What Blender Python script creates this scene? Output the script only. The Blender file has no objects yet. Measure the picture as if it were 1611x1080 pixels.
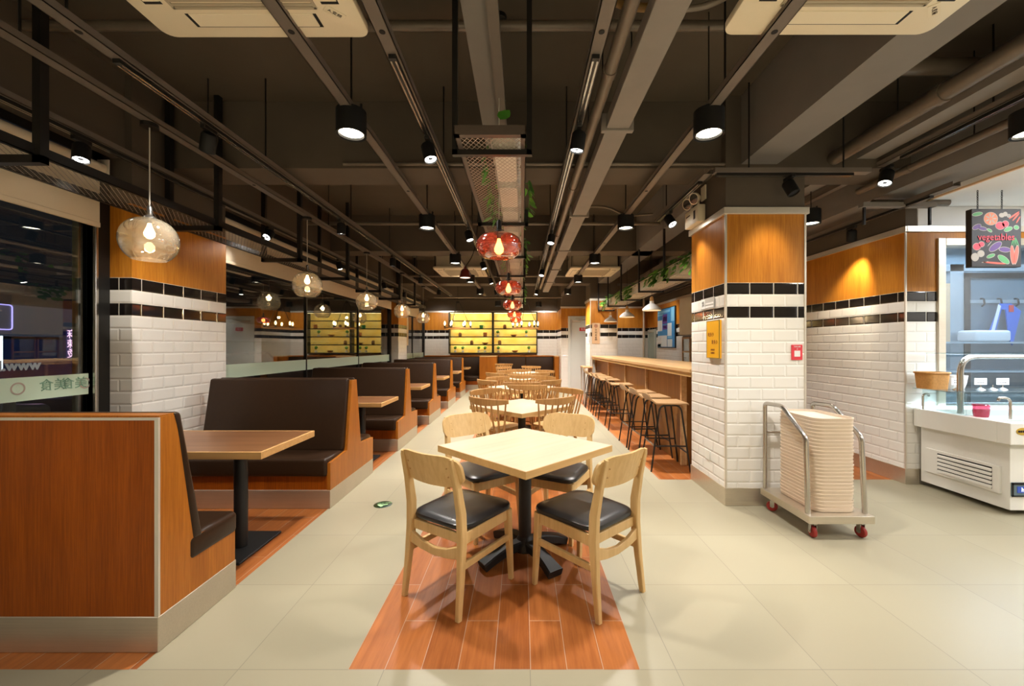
import bpy, bmesh, math, random
from mathutils import Vector, Matrix
R = math.radians
PI = math.pi
S = bpy.context.scene
COL = S.collection
rnd = random.Random(7)
ORD = ['nearest', 'second', 'third', 'fourth', 'fifth', 'sixth', 'seventh', 'eighth', 'ninth', 'tenth', 'eleventh', 'twelfth',
       'thirteenth', 'fourteenth', 'fifteenth', 'sixteenth', 'seventeenth', 'eighteenth', 'nineteenth', 'twentieth', 'twenty-first',
       'twenty-second', 'twenty-third', 'twenty-fourth', 'twenty-fifth', 'twenty-sixth', 'twenty-seventh', 'twenty-eighth']

# ------------------------------------------------------------------ camera
FPX, VX, VY, H = 645.0, 821.0, 545.0, 1.33
cam_d = bpy.data.cameras.new('camera')
cam = bpy.data.objects.new('camera', cam_d); COL.objects.link(cam)
cam.location = (0, 0, H); cam.rotation_euler = (R(90), 0, 0)
cam_d.sensor_fit = 'HORIZONTAL'; cam_d.sensor_width = 36.0
cam_d.lens = FPX / 1611 * 36
cam_d.shift_x = -(VX - 805.5) / 1611
cam_d.shift_y = (VY - 540) / 1611
cam_d.clip_start = 0.05; cam_d.clip_end = 200
S.camera = cam
S.view_settings.view_transform = 'Standard'
S.view_settings.look = 'None'
S.view_settings.gamma = 1
S.view_settings.exposure = 0.0
S.view_settings.use_curve_mapping = False

# ------------------------------------------------------------------ mesh helpers
def bx(bm, x0, x1, y0, y1, z0, z1, bev=0.0, seg=1, mi=0):
    t = bmesh.new()
    vs = [t.verts.new(p) for p in ((x0,y0,z0),(x1,y0,z0),(x1,y1,z0),(x0,y1,z0),(x0,y0,z1),(x1,y0,z1),(x1,y1,z1),(x0,y1,z1))]
    for f in ((3,2,1,0),(4,5,6,7),(0,1,5,4),(1,2,6,5),(2,3,7,6),(3,0,4,7)):
        t.faces.new([vs[i] for i in f])
    if bev > 0:
        bmesh.ops.bevel(t, geom=t.edges[:], offset=bev, segments=seg, affect='EDGES', profile=0.5)
    merge(bm, t, mi)

def merge(bm, t, mi=0, M=None):
    t.verts.index_update()
    nv = [bm.verts.new(M @ v.co if M else v.co) for v in t.verts]
    for f in t.faces:
        try:
            g = bm.faces.new([nv[v.index] for v in f.verts]); g.material_index = mi
        except ValueError:
            pass
    t.free()

def tube(bm, pts, r, n=8, caps=True, mi=0, up=None):
    pts = [Vector(p) for p in pts]
    rs = r if isinstance(r, (list, tuple)) else [r]*len(pts)
    rings = []
    prev = None
    for i, p in enumerate(pts):
        if i == 0: d = pts[1]-p
        elif i == len(pts)-1: d = p-pts[i-1]
        else: d = (pts[i+1]-p).normalized() + (p-pts[i-1]).normalized()
        d = d.normalized()
        if prev is None:
            a = Vector((0,0,1)) if abs(d.z) < 0.9 else Vector((1,0,0))
            u = d.cross(a).normalized()
        else:
            u = (prev - d*prev.dot(d)).normalized()
        prev = u
        w = d.cross(u)
        rings.append([bm.verts.new(p + (u*math.cos(2*PI*k/n) + w*math.sin(2*PI*k/n))*rs[i]) for k in range(n)])
    for a, b in zip(rings, rings[1:]):
        for k in range(n):
            f = bm.faces.new((a[k], a[(k+1)%n], b[(k+1)%n], b[k])); f.material_index = mi
    if caps:
        f = bm.faces.new(rings[0][::-1]); f.material_index = mi
        f = bm.faces.new(rings[-1]); f.material_index = mi

def cyl(bm, p0, p1, r0, r1=None, n=20, mi=0):
    tube(bm, [p0, p1], [r0, r0 if r1 is None else r1], n, True, mi)

def arc(pts, rad=0.03, n=5):
    """round the corners of a polyline"""
    pts = [Vector(p) for p in pts]
    out = [pts[0]]
    for a, b, c in zip(pts, pts[1:], pts[2:]):
        r = min(rad, (a-b).length*0.49, (c-b).length*0.49)
        p, q = b+(a-b).normalized()*r, b+(c-b).normalized()*r
        for k in range(n+1):
            t = k/n
            out.append(p*(1-t)**2 + b*2*t*(1-t) + q*t*t)
    out.append(pts[-1])
    return out

def lathe(bm, prof, c=(0,0,0), n=28, mi=0):
    rings = []
    for r, z in prof:
        if r < 1e-5:
            rings.append([bm.verts.new((c[0], c[1], c[2]+z))])
        else:
            rings.append([bm.verts.new((c[0]+r*math.cos(2*PI*k/n), c[1]+r*math.sin(2*PI*k/n), c[2]+z)) for k in range(n)])
    for a, b in zip(rings, rings[1:]):
        for k in range(n):
            q = [a[k%len(a)], a[(k+1)%len(a)], b[(k+1)%len(b)], b[k%len(b)]]
            q2 = []
            for v in q:
                if v not in q2: q2.append(v)
            if len(q2) >= 3:
                f = bm.faces.new(q2); f.material_index = mi

def prism(bm, pts, axis, a0, a1, mi=0, bev=0.0, seg=2):
    """extrude a 2-D outline along x, y or z"""
    t = bmesh.new()
    def P(p, a):
        return {'x': (a, p[0], p[1]), 'y': (p[0], a, p[1]), 'z': (p[0], p[1], a)}[axis]
    A = [t.verts.new(P(p, a0)) for p in pts]; B = [t.verts.new(P(p, a1)) for p in pts]
    n = len(pts)
    t.faces.new(A[::-1]); t.faces.new(B)
    for i in range(n):
        t.faces.new((A[i], A[(i+1)%n], B[(i+1)%n], B[i]))
    bmesh.ops.recalc_face_normals(t, faces=t.faces[:])
    if bev > 0:
        bmesh.ops.bevel(t, geom=t.edges[:], offset=bev, segments=seg, affect='EDGES', profile=0.5)
    merge(bm, t, mi)

def quad(bm, pts, mi=0):
    f = bm.faces.new([bm.verts.new(p) for p in pts]); f.material_index = mi

def bar(bm, pts, wid, thk, side, mi=0):
    """rectangular section swept along pts; wid across 'side', thk across the other way; each may be a list"""
    pts = [Vector(p) for p in pts]; s0 = Vector(side).normalized(); n = len(pts)
    W = wid if isinstance(wid, (list, tuple)) else [wid]*n
    T = thk if isinstance(thk, (list, tuple)) else [thk]*n
    rings = []
    for i, p in enumerate(pts):
        d = (pts[min(i+1, n-1)] - pts[max(i-1, 0)]).normalized()
        s = (s0 - d*s0.dot(d)).normalized(); u = d.cross(s)
        w, t = W[i]/2, T[i]/2; c = 0.28*min(w, t)
        rings.append([bm.verts.new(p + s*a + u*b) for a, b in ((w-c,t),(w,t-c),(w,c-t),(w-c,-t),(c-w,-t),(-w,c-t),(-w,t-c),(c-w,t))])
    for a, b in zip(rings, rings[1:]):
        for k in range(8):
            f = bm.faces.new((a[k], a[(k+1)%8], b[(k+1)%8], b[k])); f.material_index = mi
    f = bm.faces.new(rings[0][::-1]); f.material_index = mi
    f = bm.faces.new(rings[-1]); f.material_index = mi

def rrect(w, h, r, n=5, cx=0, cy=0):
    out = []
    for sx, sy, a0 in ((1,1,0),(-1,1,90),(-1,-1,180),(1,-1,270)):
        for k in range(n+1):
            a = R(a0 + 90*k/n)
            out.append((cx + sx*(w/2-r) + r*math.cos(a), cy + sy*(h/2-r) + r*math.sin(a)))
    return out

def obj(name, bm, m, parent=None, smooth=True, label=None):
    me = bpy.data.meshes.new(name)
    bmesh.ops.recalc_face_normals(bm, faces=bm.faces[:])
    bm.to_mesh(me); bm.free()
    for x in (m if isinstance(m, (list, tuple)) else [m]): me.materials.append(x)
    if smooth:
        me.polygons.foreach_set('use_smooth', [True]*len(me.polygons))
        me.set_sharp_from_angle(angle=R(38))
    o = bpy.data.objects.new(name, me); COL.objects.link(o)
    if parent: o.parent = parent
    if label: o['label'] = label
    return o

def tag(o, label, cat, group=None):
    o['label'] = label; o['category'] = cat
    if group: o['group'] = group
    return o

def thing(name, label, cat, loc=(0,0,0), rz=0, group=None):
    o = bpy.data.objects.new(name, None); COL.objects.link(o)
    o.empty_display_size = 0.1
    o.location = loc; o.rotation_euler = (0, 0, rz)
    return tag(o, label, cat, group)

def struct(name, bm, m, smooth=False):
    o = obj(name, bm, m, None, smooth); o['kind'] = 'structure'
    return o

def dup(root, loc, rz=None, label=None):
    def cp(o, par):
        c = o.copy(); COL.objects.link(c); c.parent = par
        for ch in list(kids.get(o, ())): cp(ch, c)
        return c
    kids = {}
    def walk(o):
        kids[o] = list(o.children)
        for c in kids[o]: walk(c)
    walk(root)
    r = cp(root, None)
    r.location = loc
    if rz is not None: r.rotation_euler = (0, 0, rz)
    if label: r['label'] = label
    return r

def spot(parent, loc, target, power, ang=70, blend=0.7, col=(1,.86,.68), size=0.04):
    l = bpy.data.lights.new('light_source', 'SPOT'); l.energy = power; l.spot_size = R(ang); l.spot_blend = blend
    l.color = col; l.shadow_soft_size = size
    o = bpy.data.objects.new('light_source', l); COL.objects.link(o)
    d = Vector(target) - Vector(loc)
    o.rotation_euler = d.to_track_quat('-Z', 'Y').to_euler()
    o.location = Vector(loc)
    if parent:
        o.parent = parent; o.location = Vector(loc) - Vector(parent.location)
    return o

def point(parent, loc, power, col=(1,.75,.45), size=0.03):
    l = bpy.data.lights.new('light_source', 'POINT'); l.energy = power; l.color = col; l.shadow_soft_size = size
    o = bpy.data.objects.new('light_source', l); COL.objects.link(o)
    o.location = loc
    if parent: o.parent = parent
    return o

def area(loc, target, sx, sy, power, col=(1,1,1), parent=None):
    l = bpy.data.lights.new('light_source', 'AREA'); l.shape = 'RECTANGLE'; l.size = sx; l.size_y = sy; l.energy = power; l.color = col
    o = bpy.data.objects.new('light_source', l); COL.objects.link(o)
    d = Vector(target) - Vector(loc)
    o.rotation_euler = d.to_track_quat('-Z', 'Y').to_euler(); o.location = loc
    if parent: o.parent = parent; o.location = Vector(loc) - Vector(parent.location)
    return o

def text(name, s, size, m, loc, rot, parent=None, ext=0.001, mirror=False, align='CENTER', sx=1.0, bold=0.0):
    cu = bpy.data.curves.new(name, 'FONT'); cu.body = s; cu.size = size; cu.extrude = ext; cu.offset = bold
    cu.align_x = align; cu.align_y = 'CENTER'; cu.resolution_u = 3
    t = bpy.data.objects.new('lettering_source', cu); COL.objects.link(t)
    bpy.context.view_layer.update()
    dg = bpy.context.evaluated_depsgraph_get()
    me = bpy.data.meshes.new_from_object(t.evaluated_get(dg))
    bpy.data.objects.remove(t); bpy.data.curves.remove(cu)
    me.name = name
    me.materials.clear(); me.materials.append(m)
    if mirror: sx = -sx
    me.transform(Matrix.Diagonal((sx, 1, 1, 1)))
    o = bpy.data.objects.new(name, me); COL.objects.link(o)
    o.location = loc; o.rotation_euler = rot
    if parent: o.parent = parent
    return o

# ------------------------------------------------------------------ materials
class NT:
    def __init__(s, name):
        s.m = bpy.data.materials.new(name); s.m.use_nodes = True
        s.t = s.m.node_tree; s.n = s.t.nodes; s.l = s.t.links
        s.out = s.n['Material Output']; s.b = s.n['Principled BSDF']
    def add(s, typ, **k):
        n = s.n.new(typ)
        for a, b in k.items(): setattr(n, a, b)
        return n
    def put(s, sock, v):
        if isinstance(v, bpy.types.NodeSocket): s.l.new(v, sock)
        else: sock.default_value = v
    def math(s, op, a, b=0.0, c=0.0):
        n = s.add('ShaderNodeMath', operation=op)
        s.put(n.inputs[0], a); s.put(n.inputs[1], b); s.put(n.inputs[2], c)
        return n.outputs[0]
    def mix(s, f, a, b):
        n = s.add('ShaderNodeMix', data_type='RGBA')
        s.put(n.inputs[0], f); s.put(n.inputs[6], c4(a)); s.put(n.inputs[7], c4(b))
        return n.outputs[2]
    def mixf(s, f, a, b):
        n = s.add('ShaderNodeMix', data_type='FLOAT')
        s.put(n.inputs[0], f); s.put(n.inputs[2], a); s.put(n.inputs[3], b)
        return n.outputs[0]
    def sep(s, v):
        n = s.add('ShaderNodeSeparateXYZ'); s.l.new(v, n.inputs[0]); return n.outputs
    def comb(s, x, y, z):
        n = s.add('ShaderNodeCombineXYZ')
        for i, v in enumerate((x, y, z)): s.put(n.inputs[i], v)
        return n.outputs[0]
    def noise(s, vec, scale, detail=3, rough=0.6):
        n = s.add('ShaderNodeTexNoise'); s.l.new(vec, n.inputs['Vector'])
        n.inputs['Scale'].default_value = scale; n.inputs['Detail'].default_value = detail; n.inputs['Roughness'].default_value = rough
        return n.outputs['Fac']
    def mapr(s, v, a, b, c=0.0, d=1.0):
        n = s.add('ShaderNodeMapRange'); s.l.new(v, n.inputs[0])
        for i, x in enumerate((a, b, c, d)): n.inputs[i+1].default_value = x
        return n.outputs[0]
    def bump(s, h, strength=0.3, dist=0.01):
        n = s.add('ShaderNodeBump'); s.l.new(h, n.inputs['Height'])
        n.inputs['Strength'].default_value = strength; n.inputs['Distance'].default_value = dist
        s.l.new(n.outputs[0], s.b.inputs['Normal'])
    def pos(s): return s.add('ShaderNodeNewGeometry').outputs['Position']
    def nor(s): return s.add('ShaderNodeNewGeometry').outputs['True Normal']
    def oc(s): return s.add('ShaderNodeTexCoord').outputs['Object']
    def set(s, col=None, rough=None, metal=None, spec=None):
        if col is not None: s.put(s.b.inputs['Base Color'], c4(col))
        if rough is not None: s.put(s.b.inputs['Roughness'], rough)
        if metal is not None: s.put(s.b.inputs['Metallic'], metal)
        if spec is not None: s.put(s.b.inputs['Specular IOR Level'], spec)
        return s.m

def c4(c):
    return (c[0], c[1], c[2], 1.0) if isinstance(c, tuple) and len(c) == 3 else c

def plain(name, col, rough=0.5, metal=0.0, spec=0.5, var=0.06, scale=6):
    t = NT(name)
    f = t.noise(t.oc(), scale, 4)
    lo = tuple(max(0, c*(1-var)) for c in col); hi = tuple(min(1, c*(1+var)) for c in col)
    return t.set(t.mix(f, lo, hi), rough, metal, spec)

def emit(name, col, strength):
    t = NT(name)
    t.set(col if isinstance(col, tuple) else None, 0.5)
    t.put(t.b.inputs['Emission Color'], c4(col)); t.b.inputs['Emission Strength'].default_value = strength
    return t.m

def wood(name, c1, c2, axis=2, fine=60, rough=0.4, world=False, contrast=(0.35, 0.65)):
    """veneer with grain running along the given axis"""
    t = NT(name)
    x, y, z = t.sep(t.pos() if world else t.oc())
    k = [1.0, 1.0, 1.0]; k[axis] = 0.035
    v = t.comb(t.math('MULTIPLY', x, k[0]), t.math('MULTIPLY', y, k[1]), t.math('MULTIPLY', z, k[2]))
    a = t.noise(v, fine, 4, 0.65); b = t.noise(v, fine*0.12, 3, 0.5)
    f = t.math('ADD', t.math('MULTIPLY', a, 0.65), t.math('MULTIPLY', b, 0.35))
    return t.set(t.mix(t.mapr(f, contrast[0], contrast[1]), c1, c2), rough, None, .32)

def glass(name, tint=(1,1,1), ior=1.45, rough=0.0, body=0.0, bodycol=(1,1,1), f0=None, pw=4.0):
    """thin clear glass: what it lets through, what it mirrors, and a little body of its own"""
    t = NT(name)
    tr = t.add('ShaderNodeBsdfTransparent'); tr.inputs[0].default_value = c4(tint)
    gl = t.add('ShaderNodeBsdfGlossy'); gl.inputs['Roughness'].default_value = rough
    lw = t.add('ShaderNodeLayerWeight'); lw.inputs[0].default_value = 0.5
    f0 = ((ior-1)/(ior+1))**2*2 if f0 is None else f0
    fr = t.math('ADD', f0, t.math('MULTIPLY', 1-f0, t.math('POWER', lw.outputs['Facing'], pw)))
    base = tr.outputs[0]
    if body > 0:
        df = t.add('ShaderNodeBsdfDiffuse'); df.inputs[0].default_value = c4(bodycol)
        mm = t.add('ShaderNodeMixShader'); mm.inputs[0].default_value = body
        t.l.new(base, mm.inputs[1]); t.l.new(df.outputs[0], mm.inputs[2]); base = mm.outputs[0]
    mx = t.add('ShaderNodeMixShader')
    t.l.new(fr, mx.inputs[0]); t.l.new(base, mx.inputs[1]); t.l.new(gl.outputs[0], mx.inputs[2])
    t.l.new(mx.outputs[0], t.out.inputs[0])
    return t.m

def wire_mesh(name, col, ax=(0, 1), p=0.026, q=0.018, w=0.16, metal=0.3):
    """expanded-metal sheet: diamond openings"""
    t = NT(name)
    s = t.sep(t.pos())
    a = t.math('DIVIDE', s[ax[0]], p); b = t.math('DIVIDE', s[ax[1]], q)
    def line(v):
        f = t.math('FRACT', v); g = t.math('ABSOLUTE', t.math('SUBTRACT', f, 0.5))
        return t.math('GREATER_THAN', g, 0.5-w/2)
    m = t.math('MAXIMUM', line(t.math('ADD', a, b)), line(t.math('SUBTRACT', a, b)))
    t.set(col, 0.45, metal)
    tr = t.add('ShaderNodeBsdfTransparent'); mx = t.add('ShaderNodeMixShader')
    t.l.new(m, mx.inputs[0]); t.l.new(tr.outputs[0], mx.inputs[1]); t.l.new(t.b.outputs[0], mx.inputs[2])
    t.l.new(mx.outputs[0], t.out.inputs[0])
    return t.m

TZ, TH = 1.859, 0.098      # top of the tiling, height of one course
def subway(name):
    t = NT(name)
    x, y, z = t.sep(t.pos()); nx, ny, nz = t.sep(t.nor())
    side = t.math('GREATER_THAN', t.math('ABSOLUTE', nx), 0.5)
    u = t.mixf(side, t.math('ADD', x, 0.10), t.math('SUBTRACT', y, 0.035))
    rr = t.math('DIVIDE', t.math('SUBTRACT', TZ, z), TH)
    idx = t.math('FLOOR', rr); vf = t.math('MULTIPLY', t.math('FRACT', rr), TH)
    dark = t.math('ADD', t.math('COMPARE', idx, 0.0, 0.1), t.math('COMPARE', idx, 2.0, 0.1))
    odd = t.math('FRACT', t.math('MULTIPLY', idx, 0.5))
    off = t.math('MULTIPLY', t.math('MULTIPLY', odd, 0.2), t.math('SUBTRACT', 1.0, dark))
    uf = t.math('MULTIPLY', t.math('FRACT', t.math('DIVIDE', t.math('ADD', u, t.math('ADD', off, 20.0)), 0.2)), 0.2)
    du = t.math('MINIMUM', uf, t.math('SUBTRACT', 0.2, uf)); dv = t.math('MINIMUM', vf, t.math('SUBTRACT', TH, vf))
    d = t.math('MINIMUM', du, dv)
    grout = t.math('LESS_THAN', d, t.mixf(dark, 0.0009, 0.0024))
    n = t.noise(t.pos(), 3.0, 2)
    c = t.mix(dark, t.mix(n, (.79,.76,.70), (.86,.84,.79)), (.012,.009,.008))
    c = t.mix(grout, c, t.mix(dark, (.76,.73,.67), (.85,.8,.7)))
    t.set(c, t.mixf(grout, 0.10, 0.6), 0.0, 0.5)
    t.bump(t.math('SMOOTH_MIN', t.math('DIVIDE', d, 0.012), 1.0, 0.2), 0.55, 0.006)
    return t.m

def floor_tile(name):
    t = NT(name)
    x, y, z = t.sep(t.pos())
    def g(v, o):
        k = t.math('DIVIDE', t.math('SUBTRACT', v, o), 0.6)
        f = t.math('MULTIPLY', t.math('FRACT', t.math('ADD', k, 40)), 0.6)
        return t.math('MINIMUM', f, t.math('SUBTRACT', 0.6, f)), t.math('FLOOR', k)
    dx, ix = g(x, 0.034); dy, iy = g(y, 1.685)
    d = t.math('MINIMUM', dx, dy)
    wn = t.add('ShaderNodeTexWhiteNoise'); t.l.new(t.comb(ix, iy, 0.0), wn.inputs['Vector'])
    n = t.noise(t.pos(), 1.2, 2)
    f = t.math('ADD', t.math('MULTIPLY', wn.outputs['Value'], 0.5), t.math('MULTIPLY', n, 0.5))
    c = t.mix(wn.outputs['Value'], (.318,.286,.198), (.348,.314,.222))
    c = t.mix(t.math('LESS_THAN', d, 0.0016), c, (.22,.20,.15))
    t.set(c, .34, 0.0, 0.35)
    return t.m

def floor_plank(name):
    t = NT(name)
    x, y, z = t.sep(t.pos())
    k = t.math('DIVIDE', t.math('SUBTRACT', x, -0.714), 0.15)
    ix = t.math('FLOOR', k); fx = t.math('MULTIPLY', t.math('FRACT', t.math('ADD', k, 60)), 0.15)
    odd = t.math('FRACT', t.math('MULTIPLY', ix, 0.5))
    ky = t.math('ADD', t.math('DIVIDE', t.math('SUBTRACT', y, 1.685), 0.6), odd)
    iy = t.math('FLOOR', ky); fy = t.math('MULTIPLY', t.math('FRACT', t.math('ADD', ky, 40)), 0.6)
    d = t.math('MINIMUM', t.math('MINIMUM', fx, t.math('SUBTRACT', 0.15, fx)), t.math('MINIMUM', fy, t.math('SUBTRACT', 0.6, fy)))
    wn = t.add('ShaderNodeTexWhiteNoise'); t.l.new(t.comb(ix, iy, 0.0), wn.inputs['Vector'])
    v = t.comb(t.math('MULTIPLY', x, 1.0), t.math('MULTIPLY', y, 0.06), wn.outputs['Value'])
    n = t.noise(v, 45, 5, 0.65)
    f = t.math('ADD', t.math('MULTIPLY', n, 0.7), t.math('MULTIPLY', wn.outputs['Value'], 0.3))
    c = t.mix(t.mapr(f, .3, .72), (.25,.070,.013), (.46,.152,.036))
    c = t.mix(t.math('LESS_THAN', d, 0.0013), c, (.45,.33,.24))
    t.set(c, t.mapr(n, .2, .8, .36, .46), 0.0, 0.35)
    return t.m

def steel(name, axis=0, col=(.68,.61,.50)):
    t = NT(name)
    x, y, z = t.sep(t.pos()); k = [1.0, 1.0, 1.0]; k[axis] = 0.02
    v = t.comb(t.math('MULTIPLY', x, k[0]), t.math('MULTIPLY', y, k[1]), t.math('MULTIPLY', z, k[2]))
    n = t.noise(v, 130, 3); b = t.noise(t.pos(), 5, 4)
    f = t.math('ADD', t.math('MULTIPLY', n, 0.5), t.math('MULTIPLY', b, 0.5))
    return t.set(t.mix(f, tuple(c*.75 for c in col), tuple(min(1, c*1.2) for c in col)), t.mapr(b, .2, .8, .28, .46), 0.85)

M = dict(
    tile=subway('white_and_black_tiling'), floor=floor_tile('cream_floor_tile'), plank=floor_plank('red_wood_plank_tile'),
    panel=wood('orange_wood_panel', (.38,.125,.009), (.60,.245,.026), 2, 130, .38, True),
    booth=wood('booth_wood', (.19,.038,.0012), (.35,.080,.003), 2, 140, .36, True),
    boothend=wood('booth_end_wood', (.29,.085,.006), (.46,.155,.015), 2, 140, .36, True),
    steel=steel('brushed_steel'), chrome=plain('bright_steel', (.50,.47,.43), .22, .95, .5, .05),
    alu=plain('pale_aluminium', (.74,.68,.58), .32, .45, .5, .05),
    leather=plain('brown_leather', (.030,.0145,.007), .36, 0, .22, .2, 30),
    blackleather=plain('black_leather', (.012,.012,.013), .30, 0, .5, .2, 30),
    blackmetal=plain('black_metal', (.012,.011,.010), .42, .2, .5, .2),
    darksteel=plain('black_cast_iron', (.015,.015,.016), .5, .2, .5, .25),
    lighttop=wood('pale_oak_top', (.54,.42,.29), (.64,.525,.39), 0, 26, .32),
    lightedge=wood('pale_oak_edge', (.52,.31,.11), (.62,.39,.16), 0, 26, .4),
    chairwood=wood('pale_ash_wood', (.58,.36,.14), (.70,.47,.21), 2, 40, .38),
    oak=wood('honey_oak_wood', (.36,.18,.055), (.50,.28,.10), 2, 40, .4),
    walnut=wood('walnut_top', (.10,.038,.014), (.25,.110,.046), 0, 40, .30),
    walnutedge=wood('golden_edge', (.48,.255,.085), (.62,.36,.14), 0, 40, .4),
    bartop=wood('bar_top_wood', (.50,.29,.12), (.68,.44,.22), 1, 30, .3),
    barpanel=wood('bar_panel_wood', (.18,.066,.008), (.30,.12,.02), 2, 50, .42),
    stoolwood=wood('stool_plywood', (.36,.21,.10), (.48,.30,.15), 0, 40, .4),
    ceil=plain('dark_ceiling_paint', (.095,.076,.055), .9, 0, .2, .15, 2),
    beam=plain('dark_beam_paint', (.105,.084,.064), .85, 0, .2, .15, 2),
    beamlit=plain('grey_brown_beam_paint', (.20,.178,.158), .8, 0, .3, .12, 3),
    duct=plain('duct_paint', (.22,.19,.165), .6, .0, .4, .15, 5),
    trayframe=plain('bronze_tray_frame', (.10,.075,.060), .45, .2, .4, .12, 8),
    rail=plain('brown_steel_channel', (.165,.136,.112), .5, .2, .4, .12, 8),
    pipe=plain('brown_pipe_paint', (.15,.12,.09), .36, .2, .5, .25, 8),
    white=plain('white_plaster', (.80,.79,.78), .7, 0, .3, .03),
    cream=plain('cream_blind_fabric', (.66,.57,.43), .8, 0, .2, .04),
    acwhite=plain('ivory_plastic', (.82,.72,.54), .45, 0, .4, .03),
    acdark=plain('ivory_grille', (.42,.36,.26), .6, 0, .3, .03),
    fridgewhite=plain('white_enamel', (.74,.72,.66), .3, 0, .5, .02),
    greydoor=plain('pale_grey_door_paint', (.66,.68,.64), .5, 0, .4, .03),
    black=plain('matt_black', (.008,.008,.008), .6, 0, .3, .2),
    tray=plain('beige_melamine', (.80,.66,.52), .4, 0, .5, .03),
    red=plain('red_plastic', (.62,.03,.03), .4, 0, .5, .08),
    caster=plain('red_rubber', (.35,.03,.025), .5, 0, .4, .1),
    green=plain('green_leaf', (.06,.22,.02), .45, 0, .5, .45, 12),
    greenlight=plain('young_green_leaf', (.15,.40,.04), .45, 0, .5, .3, 12),
    planter=plain('whitewashed_planter', (.78,.73,.64), .7, 0, .3, .25, 18),
    soil=plain('dark_soil', (.03,.02,.012), .95, 0, .1, .3, 30),
    cord=plain('pale_cord', (.45,.42,.36), .6, 0, .3, .1),
    yellow=plain('golden_yellow_board', (.80,.40,.01), .45, 0, .4, .08),
    ink=plain('dark_ink', (.03,.02,.02), .7, 0, .2, .1),
    paper=plain('white_paper', (.82,.82,.80), .7, 0, .2, .02),
    beige=plain('beige_sign_board', (.70,.47,.28), .6, 0, .3, .05),
    wicker=plain('woven_wicker', (.50,.24,.07), .7, 0, .3, .35, 60),
    led=emit('cool_led', (1,.97,.90), 14), ledwarm=emit('warm_led', (1,.90,.70), 12),
    bulb=emit('glowing_bulb', (1,.72,.36), 14), redbulb=emit('glowing_bulb_in_red', (1,.62,.20), 12),
    clear=glass('clear_glass', (.96,.93,.87), 1.5, .03, .16, (1,.88,.68), .13, 1.7),
    redglass=glass('red_glass', (.94,.36,.22), 1.5, .08, .15, (.85,.17,.12), .13, 1.7),
    window=glass('window_glass', (.80,.86,.84), 1.52, 0, 0, (1,1,1), .17, 3.0),
    kwindow=glass('kitchen_window_glass', (.80,.88,.95), 1.5),
    guard=glass('guard_glass', (.88,.96,.97), 1.5, 0, .05, (.7,.9,1)),
    frost=glass('green_film', (.55,.72,.58), 1.5, 0, .82, (.74,.92,.74)),
    wire=wire_mesh('black_wire_mesh', (.34,.30,.25), (0,1), .030, .042, .17),
    wirec=wire_mesh('pale_wire_mesh', (.42,.34,.27), (0,1), .026, .042, .16),
    wirexz=wire_mesh('shelf_wire_mesh', (.10,.07,.02), (0,2), .05, .035, .10),
)
# ================================================================== the room
B = bmesh.new
ZW, ZS, ZB = 2.43, 3.42, 2.85      # top of wood panelling, slab, beam underside
XL, XR = -3.2, 3.7                  # window plane, kitchen wall
YF = 13.4                           # far wall

# floor: cream tile with inlaid strips of red plank tile
bm = B()
xs = [-3.35, -1.584, -.714, .486, 1.37, 3.7, 7.2]; ys = [-4.0, 1.685, 4.085, 11.9, 13.6]
for i in range(len(xs)-1):
    for j in range(len(ys)-1):
        red = ys[j] >= 1.685 and (i in (0, 2)) or (ys[j] >= 4.085 and i == 4)
        x0, x1, y0, y1 = xs[i], xs[i+1], ys[j], ys[j+1]
        quad(bm, [(x0,y0,0),(x1,y0,0),(x1,y1,0),(x0,y1,0)], 1 if red else 0)
bmesh.ops.remove_doubles(bm, verts=bm.verts[:], dist=1e-5)
struct('floor', bm, [M['floor'], M['plank']])

bm = B(); bx(bm, -3.35, 7.2, -4, 13.6, ZS, ZS+.1); struct('ceiling', bm, M['ceil'])
bm = B(); bx(bm, 3.72, 7.2, -4, 3.955, 2.68, 2.74); struct('ceiling_servery', bm, M['white'])

TRIM = [0]; WIN = [0]; BASE = {}
def trim(bm, m, smooth=False):
    TRIM[0] += 1
    return struct('trim_%d' % TRIM[0], bm, m, smooth)

def banded(name, x0, x1, y0, y1, top=ZS, tile=True):
    """wall or pillar: tiled to 1.86 m, wood panelled to 2.43 m, dark paint above"""
    bm = B()
    if tile:
        bx(bm, x0, x1, y0, y1, 0, TZ, mi=0)
        bx(bm, x0, x1, y0, y1, TZ, ZW, mi=1)
    bx(bm, x0+.004, x1-.004, y0+.004, y1-.004, ZW, top, mi=2)
    o = struct(name, bm, [M['tile'], M['panel'], M['beam']])
    return o

def ring(x0, x1, y0, y1, z0, z1, o, m, name=None, bev=.002):
    bm = B(); bx(bm, x0-o, x1+o, y0-o, y1+o, z0, z1, bev)
    if name: return struct(name, bm, m)
    return trim(bm, m)

PILLARS = [('pillar', 1.698, 2.363, 3.418, 4.10), ('pillar', 1.658, 2.31, 9.92, 10.65),
           ('pillar', -3.35, -3.0, 3.155, 4.157), ('pillar', -3.35, -3.0, 9.96, 10.69)]
for nm, x0, x1, y0, y1 in PILLARS:
    banded(nm, x0, x1, y0, y1)
    ring(x0, x1, y0, y1, 0, .148, .008, M['steel'], 'baseboard_pillar')
    if x0 > 0:
        ring(x0, x1, y0, y1, ZW, ZW+.055, .022, M['alu'])
    for cx in ((x0, x1) if x0 > 0 else ()):
        bm = B(); bx(bm, cx-.006 if cx == x0 else cx-.010, cx+.010 if cx == x0 else cx+.006, y0-.005, y0+.009, .148, ZW)
        trim(bm, M['alu'])

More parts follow.
